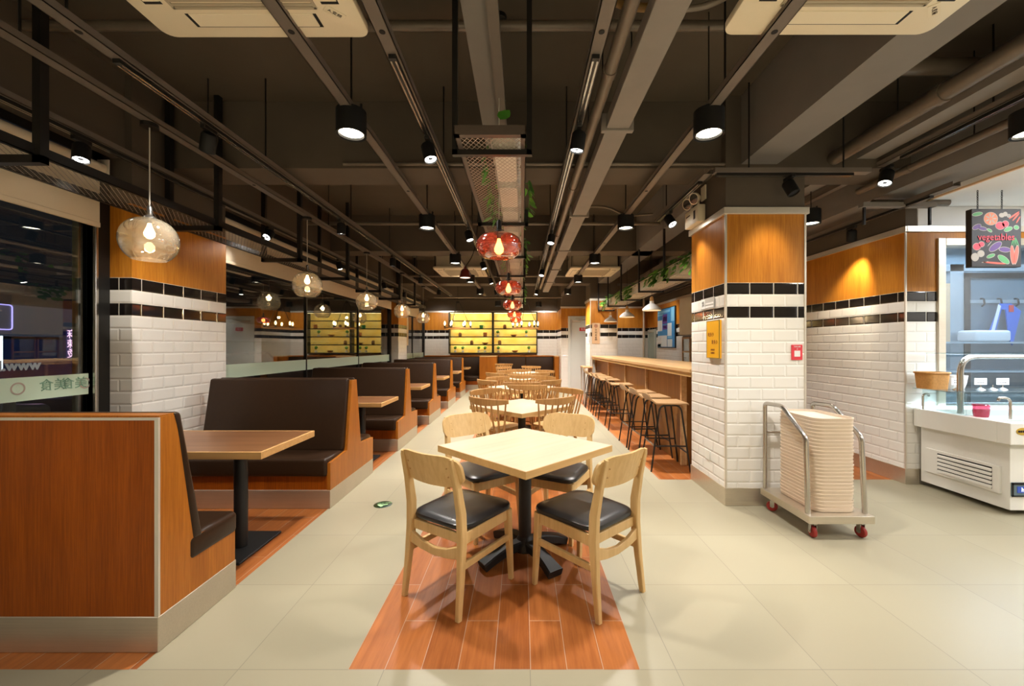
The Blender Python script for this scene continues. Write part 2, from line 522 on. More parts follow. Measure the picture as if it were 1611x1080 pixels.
# kitchen wall on the right, the door wall beyond the bar, the far wall, the wall behind the camera
banded('wall_right', XR, XR+.12, 3.955, 11.9)
ring(XR, XR+.12, 3.955, 11.9, 0, .148, .008, M['steel'], 'baseboard_right')
ring(XR, XR+.12, 3.955, 11.9, ZW, ZW+.055, .022, M['alu'])
bm = B(); bx(bm, XR-.005, XR+.009, 3.949, 3.962, .148, ZW); trim(bm, M['alu'])
bm = B()
for x0, x1, z0, z1, mi in ((1.14,1.34,0,TZ,0),(1.14,1.34,TZ,ZW,1),(2.34,XR,0,TZ,0),(2.34,XR,TZ,ZW,1),(1.34,2.34,2.20,ZW,1)):
    bx(bm, x0, x1, 11.9, 12.05, z0, z1, mi=mi)
bx(bm, 1.14, XR, 11.904, 12.05, ZW, ZS, mi=2)
bx(bm, 1.14, 1.26, 12.05, YF, 0, TZ, mi=0); bx(bm, 1.14, 1.26, 12.05, YF, TZ, ZW, mi=1); bx(bm, 1.144, 1.256, 12.05, YF, ZW, ZS, mi=2)
struct('wall_bar', bm, [M['tile'], M['panel'], M['beam']])
bm = B(); bx(bm, 1.12, XR, 11.88, 11.9, ZW, ZW+.05); trim(bm, M['alu'])
bm = B(); bx(bm, 1.132, 1.34, 11.892, 11.9, 0, .148); bx(bm, 2.34, XR, 11.892, 11.9, 0, .148); struct('baseboard_bar', bm, M['steel'])
banded('wall_far', -3.35, 1.26, YF, YF+.15)
bm = B(); bx(bm, -3.2, 1.14, YF-.02, YF, ZW, ZW+.05); trim(bm, M['alu'])
bm = B(); bx(bm, -3.35, 7.2, -4.1, -4, 0, ZS); struct('wall_behind', bm, M['cream'])
bm = B(); bx(bm, 7.1, 7.2, -4, 3.955, 0, ZS); struct('wall_servery', bm, M['white'])

# front of the kitchen: tiled jamb, header, big steel framed window, white bulkhead above
bm = B()
bx(bm, XR+.12, 4.0, 3.955, 4.07, 0, TZ, mi=0); bx(bm, XR+.12, 4.0, 3.955, 4.07, TZ, ZW, mi=1)
bx(bm, 4.0, 7.1, 3.955, 4.07, 0, .70, mi=0); bx(bm, 4.0, 7.1, 3.955, 4.07, 2.37, ZW, mi=1)
bx(bm, XR+.125, 7.1, 3.96, 4.07, ZW, 2.68, mi=2)
struct('wall_kitchen_front', bm, [M['tile'], M['panel'], M['white']])
bm = B(); bx(bm, XR, 7.1, 3.93, 3.955, ZW, ZW+.055); trim(bm, M['alu'])
bm = B(); bx(bm, XR+.12, 4.0, 3.945, 3.955, 0, .148); struct('baseboard_kitchen', bm, M['steel'])
bm = B()
bx(bm, 4.0, 4.075, 3.935, 4.07, .70, 2.37, .004); bx(bm, 4.075, 7.1, 3.935, 4.07, 2.30, 2.37, .004); bx(bm, 4.075, 7.1, 3.935, 4.07, .70, .76, .004)
f = struct('window_kitchen', bm, M['steel'])
bm = B(); bx(bm, 4.07, 7.1, 4.01, 4.018, .75, 2.31); o = obj('pane', bm, M['kwindow'], f)
kb = plain('blue_grey_kitchen_wall', (.26,.34,.39), .5, 0, .4, .08)
ks = plain('kitchen_steel', (.48,.54,.58), .35, .5, .5, .12)
bm = B(); bx(bm, XR+.12, 7.1, 5.6, 5.7, 0, 2.7); bx(bm, 7.1, 7.2, 3.955, 5.7, 0, 2.7); struct('wall_kitchen', bm, kb)
bm = B(); bx(bm, XR+.12, 7.2, 4.07, 5.7, 2.7, 2.75); struct('ceiling_kitchen', bm, M['white'])
# kitchen inner door frame seen through the glass
bm = B(); bx(bm, 5.08, 5.24, 4.86, 4.92, 0, 2.3); bx(bm, 5.24, 5.31, 4.85, 4.90, 0, 2.2, mi=1); bx(bm, 5.24, 7.1, 4.85, 4.90, 2.14, 2.2, mi=1); bx(bm, 3.9, 7.1, 4.86, 4.92, 2.22, 2.3)
struct('trim_kitchen_screen', bm, [ks, M['blackmetal']])
bm = B(); bx(bm, 5.31, 7.05, 4.868, 4.90, 1.0, 2.14); struct('wall_kitchen_screen', bm, plain('blue_grey_screen', (.15,.205,.245), .3, .1, .5, .15))

# ---- window side
bm = B(); bx(bm, -3.35, -3.06, -4, YF, 2.78, ZS); struct('beam_window', bm, M['beam'])
def window(y0, y1, mulls):
    WIN[0] += 1
    bm = B()
    bx(bm, XL-.05, XL+.03, y0, y0+.05, 0, 2.78); bx(bm, XL-.05, XL+.03, y1-.07, y1, 0, 2.78)
    bx(bm, XL-.05, XL+.03, y0, y1, 0, .10); bx(bm, XL-.05, XL+.03, y0, y1, 2.72, 2.78)
    for y in mulls: bx(bm, XL-.04, XL+.012, y-.010, y+.010, .10, 2.72)
    f = struct('window_%d' % WIN[0], bm, M['blackmetal'])
    bm = B(); bx(bm, XL-.016, XL-.008, y0+.02, y1-.02, .06, 2.74)
    obj('pane', bm, M['window'], f)
    bm = B(); bx(bm, XL+.0005, XL+.002, y0+.05, y1-.075, .978, 1.13)
    obj('film_band', bm, M['frost'], f, label='pale green frosted band across the glass')
    return f
w1 = window(-4.0, 3.10, [1.2])
bm = B(); bx(bm, XL-.02, XL+.05, 3.03, 3.055, .10, 2.3, .006, 2); trim(bm, M['chrome'])
bm = B(); bx(bm, -3.35, XL+.03, 3.10, 3.155, 0, 2.78); struct('trim_window_post', bm, M['blackmetal'])
w2 = window(4.157, 9.96, [6.08, 8.02])
w3 = window(10.69, YF, [12.0])
inkg = plain('faded_green_print', (.20,.36,.26), .7, 0, .2, .1)
inkp = plain('faded_pink_print', (.45,.38,.32), .7, 0, .2, .1)
rw = (R(90), 0, R(90))
text('lettering', 'www.k', .085, plain('grey_blue_letters', (.30,.36,.42), .6), (XL+.004, 2.60, 1.205), rw, w1, mirror=True, bold=.0035)
text('lettering', '美食', .085, inkg, (XL+.004, 2.80, 1.062), rw, w1, mirror=True)
text('lettering', '美食', .085, inkg, (XL+.004, 2.93, 1.062), rw, w1, mirror=True)
for yy in (2.60, 3.0):
    bm = B()
    for k in range(28):
        a, b = 2*PI*k/28, 2*PI*(k+1)/28
        quad(bm, [(XL+.004, yy+.040*math.cos(a), 1.06+.040*math.sin(a)), (XL+.004, yy+.040*math.cos(b), 1.06+.040*math.sin(b)),
                  (XL+.004, yy+.030*math.cos(b), 1.06+.030*math.sin(b)), (XL+.004, yy+.030*math.cos(a), 1.06+.030*math.sin(a))])
    for k in range(6):
        a = 2*PI*k/6
        quad(bm, [(XL+.004, yy+.008*math.cos(a+q), 1.06+.024*math.sin(a+q)) for q in (0, .3, .6, .9)])
    obj('emblem', bm, inkp, w1, False)

# roller blinds
def blind(y0, y1, label, drop=2.225):
    t = thing('roller_blind', label, 'blind', (-3.13, (y0+y1)/2, drop))
    L = (y1-y0)/2
    bm = B(); cyl(bm, (0,-L,.43), (0,L,.43), .036, None, 16); obj('roller_tube', bm, M['cream'], t)
    bm = B(); bx(bm, -.004, .0, -L+.02, L-.02, 0.02, .43); obj('fabric', bm, M['cream'], t)
    bm = B(); bx(bm, -.012, .008, -L+.02, L-.02, -.015, .02, .003); obj('bottom_bar', bm, M['cream'], t)
    bm = B(); bx(bm, -.05, .045, L, L+.012, .36, .50, .003); obj('end_bracket', bm, M['alu'], t)
    return t
blind(-3.9, 3.06, 'cream roller blind half drawn on the big window by the street')
blind(4.22, 9.85, 'cream roller blind along the long window beside the globe lamps')
blind(10.75, 12.5, 'short cream roller blind on the farthest window behind the last booths', 2.2)
bm = B(); bx(bm, -3.206, -3.196, 11.05, 11.55, 1.35, 2.15)
tag(obj('notice_board', bm, M['cream']), 'plain cream panel hanging on the farthest window', 'panel')

# ---- ceiling structure
for y0, y1 in ((3.50, 3.86), (6.55, 6.90), (9.95, 10.35), (12.9, 13.4)):
    bm = B(); bx(bm, -3.35, 3.7, y0, y1, ZB, ZS)
    struct('beam', bm, M['beam'])
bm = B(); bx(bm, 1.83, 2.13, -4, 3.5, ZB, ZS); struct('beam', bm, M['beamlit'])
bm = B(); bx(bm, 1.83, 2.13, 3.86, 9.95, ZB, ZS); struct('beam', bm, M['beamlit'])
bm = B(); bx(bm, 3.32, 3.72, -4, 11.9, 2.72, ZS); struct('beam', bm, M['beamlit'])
bm = B(); bx(bm, 3.722, 3.745, -4, 3.95, 2.665, 2.76); trim(bm, M['beige'])
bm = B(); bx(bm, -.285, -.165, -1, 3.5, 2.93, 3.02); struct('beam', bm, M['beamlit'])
bm = B(); bx(bm, -.165, -.110, -1, 3.5, 2.905, 2.95); struct('beam', bm, M['rail'])
bm = B(); bx(bm, 2.86, 3.02, -4, 11.9, 2.93, 3.04); struct('beam', bm, M['duct'])
bm = B(); bx(bm, .55, .70, -3.5, 10.8, 2.75, 2.83, .003)
for y in (2.69, 4.47, 6.1, 7.6, 9.1): bx(bm, .52, .73, y-.02, y+.02, 2.735, 2.85, .004)
du = obj('cable_duct', bm, M['duct']); tag(du, 'wide grey-brown cable duct running along the ceiling toward the far wall', 'duct')
for y in (2.69, 4.47, 6.1, 7.6, 9.1):
    for x in (.53, .72):
        bm = B(); cyl(bm, (x, y, 2.84), (x, y, ZS), .005, None, 6); obj('hanger_rod', bm, M['blackmetal'], du)

PIPES = [
    ('long_pipe', [(.47,-3,2.80),(.47,10.4,2.80)], .034, 'brown pipe running beside the wide cable duct', 1.6),
    ('long_pipe', [(2.66,-3,2.93),(2.66,3.5,2.93)], .055, 'thick glossy brown pipe under the ceiling above the tray trolley', 1.3),
    ('long_pipe', [(3.20,-3,2.80),(3.20,3.9,2.80)], .030, 'thin brown pipe beside the ceiling edge of the servery', 1.5),
    ('cross_pipe', [(-3.1,2.52,3.30),(1.8,2.52,3.30)], .030, 'dark pipe crossing under the slab nearest the camera', None),
    ('cross_pipe', [(-1.5,3.44,2.86),(1.7,3.44,2.86)], .014, 'thin conduit along the face of the first ceiling beam', None),
    ('cross_pipe', [(-2.8,5.35,2.93),(1.8,5.35,2.93)], .022, 'conduit crossing between the first and second ceiling beams', None),
    ('cross_pipe', [(-2.4,8.7,2.82),(1.7,8.7,2.82)], .024, 'conduit crossing just before the third ceiling beam', None),
    ('cross_pipe', [(-2.4,11.2,2.66),(1.1,11.2,2.66)], .020, 'conduit crossing in front of the far wall', None),
    ('cross_pipe', [(-1.9,1.75,3.28),(-1.35,1.75,3.28),(-1.33,1.75,3.42)], .04, 'short elbowed pipe above the booth side air conditioner', None),
    ('flexible_hose', [(.02,1.75,3.05),(.18,1.77,2.98),(.30,1.80,2.90),(.46,1.86,2.87),(.62,1.86,2.865)], .018, 'amber flexible hose drooping to the cable duct', None),
    ('flexible_hose', [(.70,1.87,2.865),(.86,1.87,2.88),(1.0,1.80,2.93),(1.15,1.72,3.0)], .014, 'dark hose joining the bar side air conditioner to the duct', None),
    ('flexible_hose', [(.70,4.3,2.8),(.95,4.5,2.86),(1.2,4.7,2.82),(1.5,4.7,2.85)], .012, 'dark cable looping from the duct toward the second bar side downlight', None),
    ('cross_pipe', [(2.14,2.8,3.24),(3.3,2.8,3.24)], .055, 'thick lagged pipe bending under the slab above the servery', None),
]
for nm, pts, r, lab, col in PIPES:
    bm = B(); p = arc(pts, .12, 6) if len(pts) > 2 else pts
    tube(bm, p, r, 12)
    if col:
        y = pts[0][1]+.4
        while y < pts[1][1]-.2:
            cyl(bm, (pts[0][0], y-.03, pts[0][2]), (pts[0][0], y+.03, pts[0][2]), r*1.16, None, 12); y += col
    hose = 'amber' in lab
    o = tag(obj(nm, bm, plain('amber_hose', (.30,.17,.05), .4) if hose else M['pipe']), lab, 'hose' if 'hose' in nm else 'pipe')
    if col:
        for y in (1.2, 2.9, 4.9, 8.0):
            if y < pts[1][1]:
                bm = B(); cyl(bm, (pts[0][0], y, pts[0][2]), (pts[0][0], y, ZS), .005, None, 6); obj('hanger_rod', bm, M['blackmetal'], o)

# lighting rails: steel channel hung on threaded rods, with or without a track
def light_rail(x, y0, y1, z, label, track=None, rods=(), wid=.065, holes=True):
    t = thing('light_rail', label, 'lighting rail', (x, y0, z))
    L = y1-y0
    bm = B(); w = wid/2
    bx(bm, -w, w, 0, L, 0, .004); bx(bm, -w, -w+.004, 0, L, 0, .04); bx(bm, w-.004, w, 0, L, 0, .04)
    o = obj('channel', bm, M['rail'], t, False)
    y = .55
    while y < L:
        if y > 3.4 and holes:
            bm = B(); lathe(bm, [(.014,-.001),(.014,-.0025),(.0,-.0025)], (0, y, 0), 12); obj('rod_hole', bm, M['black'], t)
        y += 1.9
    for ry in rods:
        bm = B(); cyl(bm, (0, ry-y0, .003), (0, ry-y0, ZS-z), .006, None, 6); obj('rod', bm, M['blackmetal'], t)
    if track:
        a, b = track[0]-y0, track[1]-y0
        bm = B(); bx(bm, -.018, .018, a, b, -.022, -.001)
        tr = obj('track', bm, M['blackmetal'], t, False)
        bm = B(); bx(bm, -.016, -.007, a+.02, b-.02, -.0235, -.0215); bx(bm, .007, .016, a+.02, b-.02, -.0235, -.0215)
        obj('conductor', bm, M['chrome'], tr, False)
    return t
light_rail(-2.0, -2.5, 11.6, 2.75, 'brown ceiling channel with spot track above the booth aisle', (2.02, 11.5), (1.8, 3.2, 4.8, 6.2, 7.8, 9.4))
light_rail(-1.04, -2.5, 11.6, 2.75, 'brown ceiling channel with round downlights between the booths and table row', None, (2.5, 4.5, 6.35, 8.25, 10.1))
light_rail(-.63, -2.5, 11.6, 2.75, 'brown ceiling channel with spot track on the booth side of the planter tray', (1.99, 11.5), (1.65, 3.3, 5.2, 7.0, 8.6))
light_rail(.36, -2.5, 11.6, 2.75, 'brown ceiling channel with spot track on the bar side of the planter tray', (1.99, 10.6), (1.65, 3.3, 5.2, 7.0, 8.6))
light_rail(1.14, -2.5, 11.6, 2.75, 'brown ceiling channel with round downlights on the bar side', None, (1.9, 2.3, 4.5, 6.5, 8.5, 10.4))
light_rail(-2.45, -2.5, 11.6, 2.805, 'brown ceiling channel carrying the clear globe lamps', None, (2.0, 3.2, 5.2, 7.2, 9.2), .07)
light_rail(-2.9, -2.5, 11.6, 2.72, 'dark spot track close to the window blinds', (-2.0, 11.5), ())
light_rail(3.06, -2.5, 11.6, 2.86, 'dark ceiling channel with spot track along the kitchen wall', (2.3, 3.3), (2.66,))
light_rail(3.5, 3.3, 11.6, 2.62, 'short dark spot track close to the kitchen wall panelling', (3.5, 11.5), (4.2, 6.0))
light_rail(2.35, 4.4, 9.8, 2.62, 'pale ceiling channel with spot track behind the hanging bar planters', (4.5, 9.7), (5.5, 7.5))
light_rail(1.48, 3.26, 4.5, 2.70, 'short spot track running back from the cross track beside the near pillar', (3.4, 4.45), (4.2,), .06, False)
# cross track in front of the near pillar
t = thing('cross_track', 'short track crossing in front of the near tiled pillar top', 'lighting rail', (2.2, 3.25, 2.70))
bm = B(); bx(bm, -.68, .55, -.03, .03, 0, .035); obj('channel', bm, M['rail'], t, False)
bm = B(); bx(bm, -.66, .42, -.017, .017, -.022, -.001); tr = obj('track', bm, M['blackmetal'], t, False)
bm = B(); bx(bm, -.64, .40, -.014, -.009, -.0235, -.0215); bx(bm, -.64, .40, .009, .014, -.0235, -.0215); obj('conductor', bm, M['chrome'], tr, False)
for x in (-.4, .35):
    bm = B(); cyl(bm, (x,0,.03), (x,0,ZS-2.70), .006, None, 6); obj('rod', bm, M['blackmetal'], t)
t = thing('end_bracket_bar', 'dark bracket bar with hooked ends at the servery ceiling corner', 'bracket', (3.35, 3.75, 2.60))
bm = B(); bx(bm, -.25, .42, -.03, .03, 0, .04); obj('bar', bm, M['beamlit'], t)
for x in (-.22, .38):
    bm = B(); bx(bm, x-.008, x+.008, -.01, .01, -.16, 0); obj('hook', bm, M['blackmetal'], t)
bm = B(); cyl(bm, (-.1,.05,.06), (.60,.05,.06), .03); obj('pipe', bm, M['pipe'], t)

# ---- the street outside
bm = B(); bx(bm, -40, -3.36, -20, 40, -.25, -.15); struct('ground_outside', bm, plain('asphalt', (.03,.03,.035), .6, 0, .4, .3))
bm = B(); bx(bm, -9.3, -9.0, -6, 30, -.15, 4.5, mi=0)
struct('wall_street', bm, plain('dusky_facade', (.03,.035,.035), .8, 0, .2, .3, .6))
neon = emit('violet_neon', (.45,.35,1), 2.2); neonb = emit('white_neon', (.9,.9,1), 2.5); neonp = emit('pink_led_sign', (1,.55,.72), 2.6)
bm = B(); tube(bm, arc([(-8.95,5.9,2.05),(-8.95,7.2,2.05),(-8.95,7.2,1.62),(-8.95,5.9,1.62)], .05), .009, 6)
tag(obj('neon_frame', bm, neon), 'violet neon rectangle on the building across the street', 'neon sign')
t = thing('light_sign', 'upright pink lit sign with three characters outside the near window', 'sign', (-7.0, 6.38, 1.13))
bm = B(); bx(bm, -.05, 0, -.085, .085, 0, .46); obj('case', bm, plain('violet_sign_case', (.10,.08,.30), .4), t)
for k, ch in enumerate('麻辣烫'):
    text('character', ch, .15, neonp, (.004, 0, .38-.15*k), (R(90), 0, R(90)), t, mirror=True)
bm = B(); bx(bm, -6.1, -6.0, 4.62, 4.74, 1.05, 1.45); tag(obj('light_box_sign', bm, neonb), 'white lit sign box with cyan edge outside the near window', 'sign')
t = thing('street_railing', 'steel handrail with posts outside the near window', 'railing', (-3.9, 2.5, 0))
bm = B(); cyl(bm, (0,-4,.95), (0,1.1,.95), .02); obj('handrail', bm, M['steel'], t)
for y in (-3,-2,-1,-.02,.62,1.1):
    bm = B(); bx(bm, -.022, .022, y-.022, y+.022, 0, .95); obj('post', bm, M['steel'], t)
bm = B(); cyl(bm, (0,-.02,.85), (0,.16,.62), .012); obj('brace', bm, M['chrome'], t)
bm = B(); bx(bm, -3.62, -3.50, 3.30, 3.34, -.15, 3.2); struct('column_outside', bm, plain('buff_column', (.75,.70,.50), .7))
def car(y, label, col):
    t = thing('parked_car', label, 'car', (-6.0, y, -.15))
    body = plain('car_paint', col, .2, .3, .6, .05)
    bm = B(); prism(bm, [(-2.1,.35),(-2.1,.78),(-1.25,.90),(-.7,1.36),(.75,1.38),(1.45,.95),(2.1,.85),(2.15,.35)], 'x', -.85, .85, 0, .05)
    obj('body', bm, body, t)
    bm = B(); prism(bm, [(-1.12,.93),(-.64,1.30),(.70,1.32),(1.28,.96)], 'x', -.862, .862); obj('side_glass', bm, M['black'], t)
    for yy in (-1.35, 1.35):
        for xx in (-.86, .66):
            bm = B(); cyl(bm, (xx,yy,.33), (xx+.2,yy,.33), .33, None, 20); obj('wheel', bm, M['black'], t)
car(7.6, 'dark car parked outside the long window', (.04,.04,.045))
car(2.4, 'blue-grey car parked outside the near window', (.05,.06,.10))

bm = B(); bx(bm, -9.0, -8.96, -6, 30, 1.50, 2.06); struct('wall_awning', bm, plain('grey_fascia', (.26,.26,.28), .8, 0, .2, .15, 1))
bm = B(); bx(bm, -8.99, -8.9, 3, 12, .2, 1.45); struct('wall_shopfront', bm, plain('blue_shopfront', (.02,.05,.16), .4, 0, .4, .6, 2))
area((-5.0, 6.5, 3.6), (-9, 6.5, 1.6), 6, .3, 60, (.62,.70,1))
# ================================================================== booths
def seat_cushion(name, par, x0, x1, yf, yb, z0, z1, d):
    """padded seat, rolled over its front edge; d = -1 when the front looks towards the camera"""
    bm = B()
    lo, hi = min(yf, yb), max(yf, yb)
    bx(bm, x0, x1, lo, hi, z0, z1, .032, 4)
    return obj(name, bm, M['leather'], par)

def back_cushion(par, x0, x1, pts):
    bm = B(); prism(bm, pts, 'x', x0, x1, 0, .016, 3)
    return obj('backrest_cushion', bm, M['leather'], par)

def booth_double(y, label, right=-1.565, width=1.29):
    t = thing('booth_bench', label, 'booth', (right, y, 0), 0, 'back to back booth benches')
    bm = B(); bx(bm, -width, 0, -.48, .48, 0, .152, .003); obj('plinth', bm, M['steel'], t, False)
    bm = B(); bx(bm, -width+.01, -.028, -.47, .47, .152, .30); obj('seat_box', bm, M['booth'], t, False)
    prof = [(-.478,.152),(-.478,.375),(-.155,.395),(-.052,1.015),(.052,1.015),(.155,.395),(.478,.375),(.478,.152)]
    for x0, x1 in ((-.028, 0), (-width, -width+.028)):
        bm = B(); prism(bm, prof, 'x', x0, x1); obj('end_panel', bm, M['boothend'], t, False)
    bm = B(); prism(bm, [(-.12,.30),(-.03,1.0),(.03,1.0),(.12,.30)], 'x', -width+.03, -.03); obj('back_frame', bm, M['booth'], t, False)
    for d in (-1, 1):
        seat_cushion('seat_cushion', t, -width-.012, -.022, d*.497, d*.13, .262, .412, d)
        pts = [(d*.205,.405),(d*.085,1.03),(d*.035,1.035),(d*.05,.9),(d*.12,.41)]
        back_cushion(t, -width+.005, -.024, pts)
    bm = B(); bx(bm, -width+.005, -.026, -.04, .04, 1.0, 1.018); obj('top_cap', bm, M['leather'], t, False)
    return t

BOOTHY = [3.83, 5.66, 7.42, 9.20, 10.93]
BLAB = ['dark brown booth bench with two backs, first beyond the front walnut table', 'dark brown double booth bench between the second and third walnut tables',
        'dark brown double booth bench between the third and fourth walnut tables', 'dark brown double booth bench between the fourth and fifth walnut tables',
        'farthest double booth bench, before the back wall seating']
for y, l in zip(BOOTHY, BLAB): booth_double(y, l)

# the single booth in the foreground, its panelled back to the camera
t = thing('booth_bench', 'foreground booth bench with its wood panelled back toward the camera', 'booth', (-1.575, 1.776, 0))
W = 1.55
bm = B(); bx(bm, -W, 0, 0, .485, 0, .155, .003); obj('plinth', bm, M['steel'], t, False)
bm = B(); bx(bm, -W+.002, -.0165, .004, .08, .155, 1.02); obj('back_panel', bm, M['booth'], t, False)
prof = [(.006,.155),(.006,1.02),(.088,1.02),(.215,.415),(.478,.395),(.478,.155)]
bm = B(); prism(bm, prof, 'x', -.026, -.002); obj('end_panel', bm, M['boothend'], t, False)
bm = B(); bx(bm, -.017, .0, .0, .010, .157, 1.008); bx(bm, -W, 0, 0, .010, 1.008, 1.0195)
obj('edge_trim', bm, M['alu'], t, False)
bm = B(); bx(bm, -W, -.004, .008, .09, 1.020, 1.028); obj('top_cap', bm, M['boothend'], t, False)
bm = B(); bx(bm, -W+.01, -.03, .08, .47, .155, .30); obj('seat_box', bm, M['booth'], t, False)
seat_cushion('seat_cushion', t, -W, .004, .50, .16, .30, .425, 1)
back_cushion(t, -W, .004, [(.25,.40),(.118,1.028),(.075,1.032),(.10,.95),(.19,.40)])

# seating along the far wall
def far_bench(x0, x1, label, n=1):
    t = thing('wall_bench', label, 'booth', ((x0+x1)/2, 12.9, 0), 0, 'seating along the far wall')
    w = (x1-x0)/2
    bm = B(); bx(bm, -w, w, -.42, .45, 0, .15); obj('plinth', bm, M['steel'], t, False)
    bm = B(); bx(bm, -w, w, -.40, .45, .15, .29); obj('seat_box', bm, M['booth'], t, False)
    seat_cushion('seat_cushion', t, -w, w, -.44, .16, .27, .41, -1)
    bm = B(); bx(bm, -w, w, .20, .46, .29, 1.0); bx(bm, -w, w, .10, .47, 1.0, 1.03, .004); obj('back_frame', bm, M['boothend'], t, False)
    for k in range(n):
        a = -w + 2*w*k/n; back_cushion(t, a+.008, a+2*w/n-.008, [(.04,.40),(.12,1.0),(.22,1.0),(.22,.40)])
    return t
far_bench(-3.1, -1.30, 'dark wall bench in the far corner behind the booth tables')
far_bench(-.76, 1.0, 'dark wall bench with two backs under the lit shelves, beyond the table row', 2)
for x0, x1, l in ((-1.29, -.77, 'wood cabinet block between the two far wall benches'), (1.01, 1.13, 'narrow wood end block of the far wall bench near the grey door')):
    t = thing('divider_cabinet', l, 'cabinet', ((x0+x1)/2, 12.7, 0)); w = (x1-x0)/2
    bm = B(); bx(bm, -w, w, -.24, .6, 0, 1.0, .003); obj('body', bm, M['boothend'], t, False)
    bm = B(); bx(bm, -w, w, -.25, .6, 1.0, 1.03, .003); obj('top', bm, M['bartop'], t, False)

# walnut booth tables
def booth_table(y, label, first=None):
    t = thing('booth_table', label, 'table', (-2.12, y, 0), 0, 'walnut tables between the booths')
    bm = B(); bx(bm, -.585, .585, -.294, .294, .670, .7105); obj('tabletop', bm, M['walnut'], t, False)
    bm = B()
    bx(bm, -.60, .60, -.308, -.294, .668, .7115, .002); bx(bm, -.60, .60, .294, .308, .668, .7115, .002)
    bx(bm, -.60, -.585, -.294, .294, .668, .7115, .002); bx(bm, .585, .60, -.294, .294, .668, .7115, .002)
    obj('edge_band', bm, M['walnutedge'], t, False)
    for x in (.27, -.35):
        bm = B(); cyl(bm, (x,0,.012), (x,0,.668), .040, None, 24); obj('column', bm, M['darksteel'], t)
        bm = B(); bx(bm, x-.14, x+.14, -.22, .22, 0, .016, .004); obj('base_plate', bm, M['darksteel'], t, False)
        bm = B(); bx(bm, x-.11, x+.11, -.16, .16, .660, .669); obj('mounting_plate', bm, M['darksteel'], t, False)
    return t
bt = booth_table(2.70, 'walnut table with pale edge between the foreground booth and the next')
for y, l in ((4.745, 'second walnut booth table from the front'), (6.50, 'third walnut booth table from the front'), (8.30, 'fourth walnut booth table from the front'),
             (10.06, 'fifth walnut booth table from the front'), (11.93, 'farthest walnut booth table, at the back wall bench')):
    dup(bt, (-2.12, y, 0), None, l)

# ================================================================== square tables down the middle
def square_table(loc, label):
    t = thing('square_table', label, 'table', loc, R(45), 'square pale oak tables in a row')
    h = .392
    bm = B(); bx(bm, -h+.004, h-.004, -h+.004, h-.004, .665, .7005, .001); obj('tabletop', bm, M['lighttop'], t, False)
    bm = B()
    for s in (-1, 1):
        bx(bm, -h, h, min(s*h, s*(h-.006)), max(s*h, s*(h-.006)), .660, .699); bx(bm, min(s*h, s*(h-.006)), max(s*h, s*(h-.006)), -h, h, .660, .699)
    obj('edge_band', bm, M['lightedge'], t, False)
    bm = B(); cyl(bm, (0,0,.09), (0,0,.660), .040, None, 24); obj('column', bm, M['darksteel'], t)
    bm = B(); lathe(bm, [(.04,.13),(.062,.10),(.075,.07),(.075,.045),(0,.045)], (0,0,0), 20); obj('hub', bm, M['darksteel'], t)
    bm = B(); bx(bm, -.2, .2, -.025, .025, .646, .664); bx(bm, -.025, .025, -.2, .2, .640, .660); obj('top_bracket', bm, M['darksteel'], t, False)
    for k in range(4):
        a = R(-11 + 90*k); d = Vector((math.cos(a), math.sin(a), 0)); s = Vector((-d.y, d.x, 0))
        bm = B()
        bar(bm, [d*.04+Vector((0,0,.082)), d*.14+Vector((0,0,.078)), d*.24+Vector((0,0,.050)), d*.31+Vector((0,0,.026))],
            [.07,.075,.085,.10], [.06,.055,.050,.048], s)
        obj('foot', bm, M['darksteel'], t)
    return t
TX = [(.02, 2.605), (.0, 4.36), (.0, 6.35), (.0, 8.15), (.0, 9.95)]
TN = ['nearest', 'second', 'third', 'fourth', 'farthest']
st = square_table((TX[0][0], TX[0][1], 0), 'nearest square pale oak table, with four black padded chairs')
for k in range(1, 5):
    dup(st, (TX[k][0], TX[k][1], 0), None, '%s square oak table from the front, set among spindle-back chairs' % TN[k] if k < 4 else 'farthest square oak table, before the wall bench')

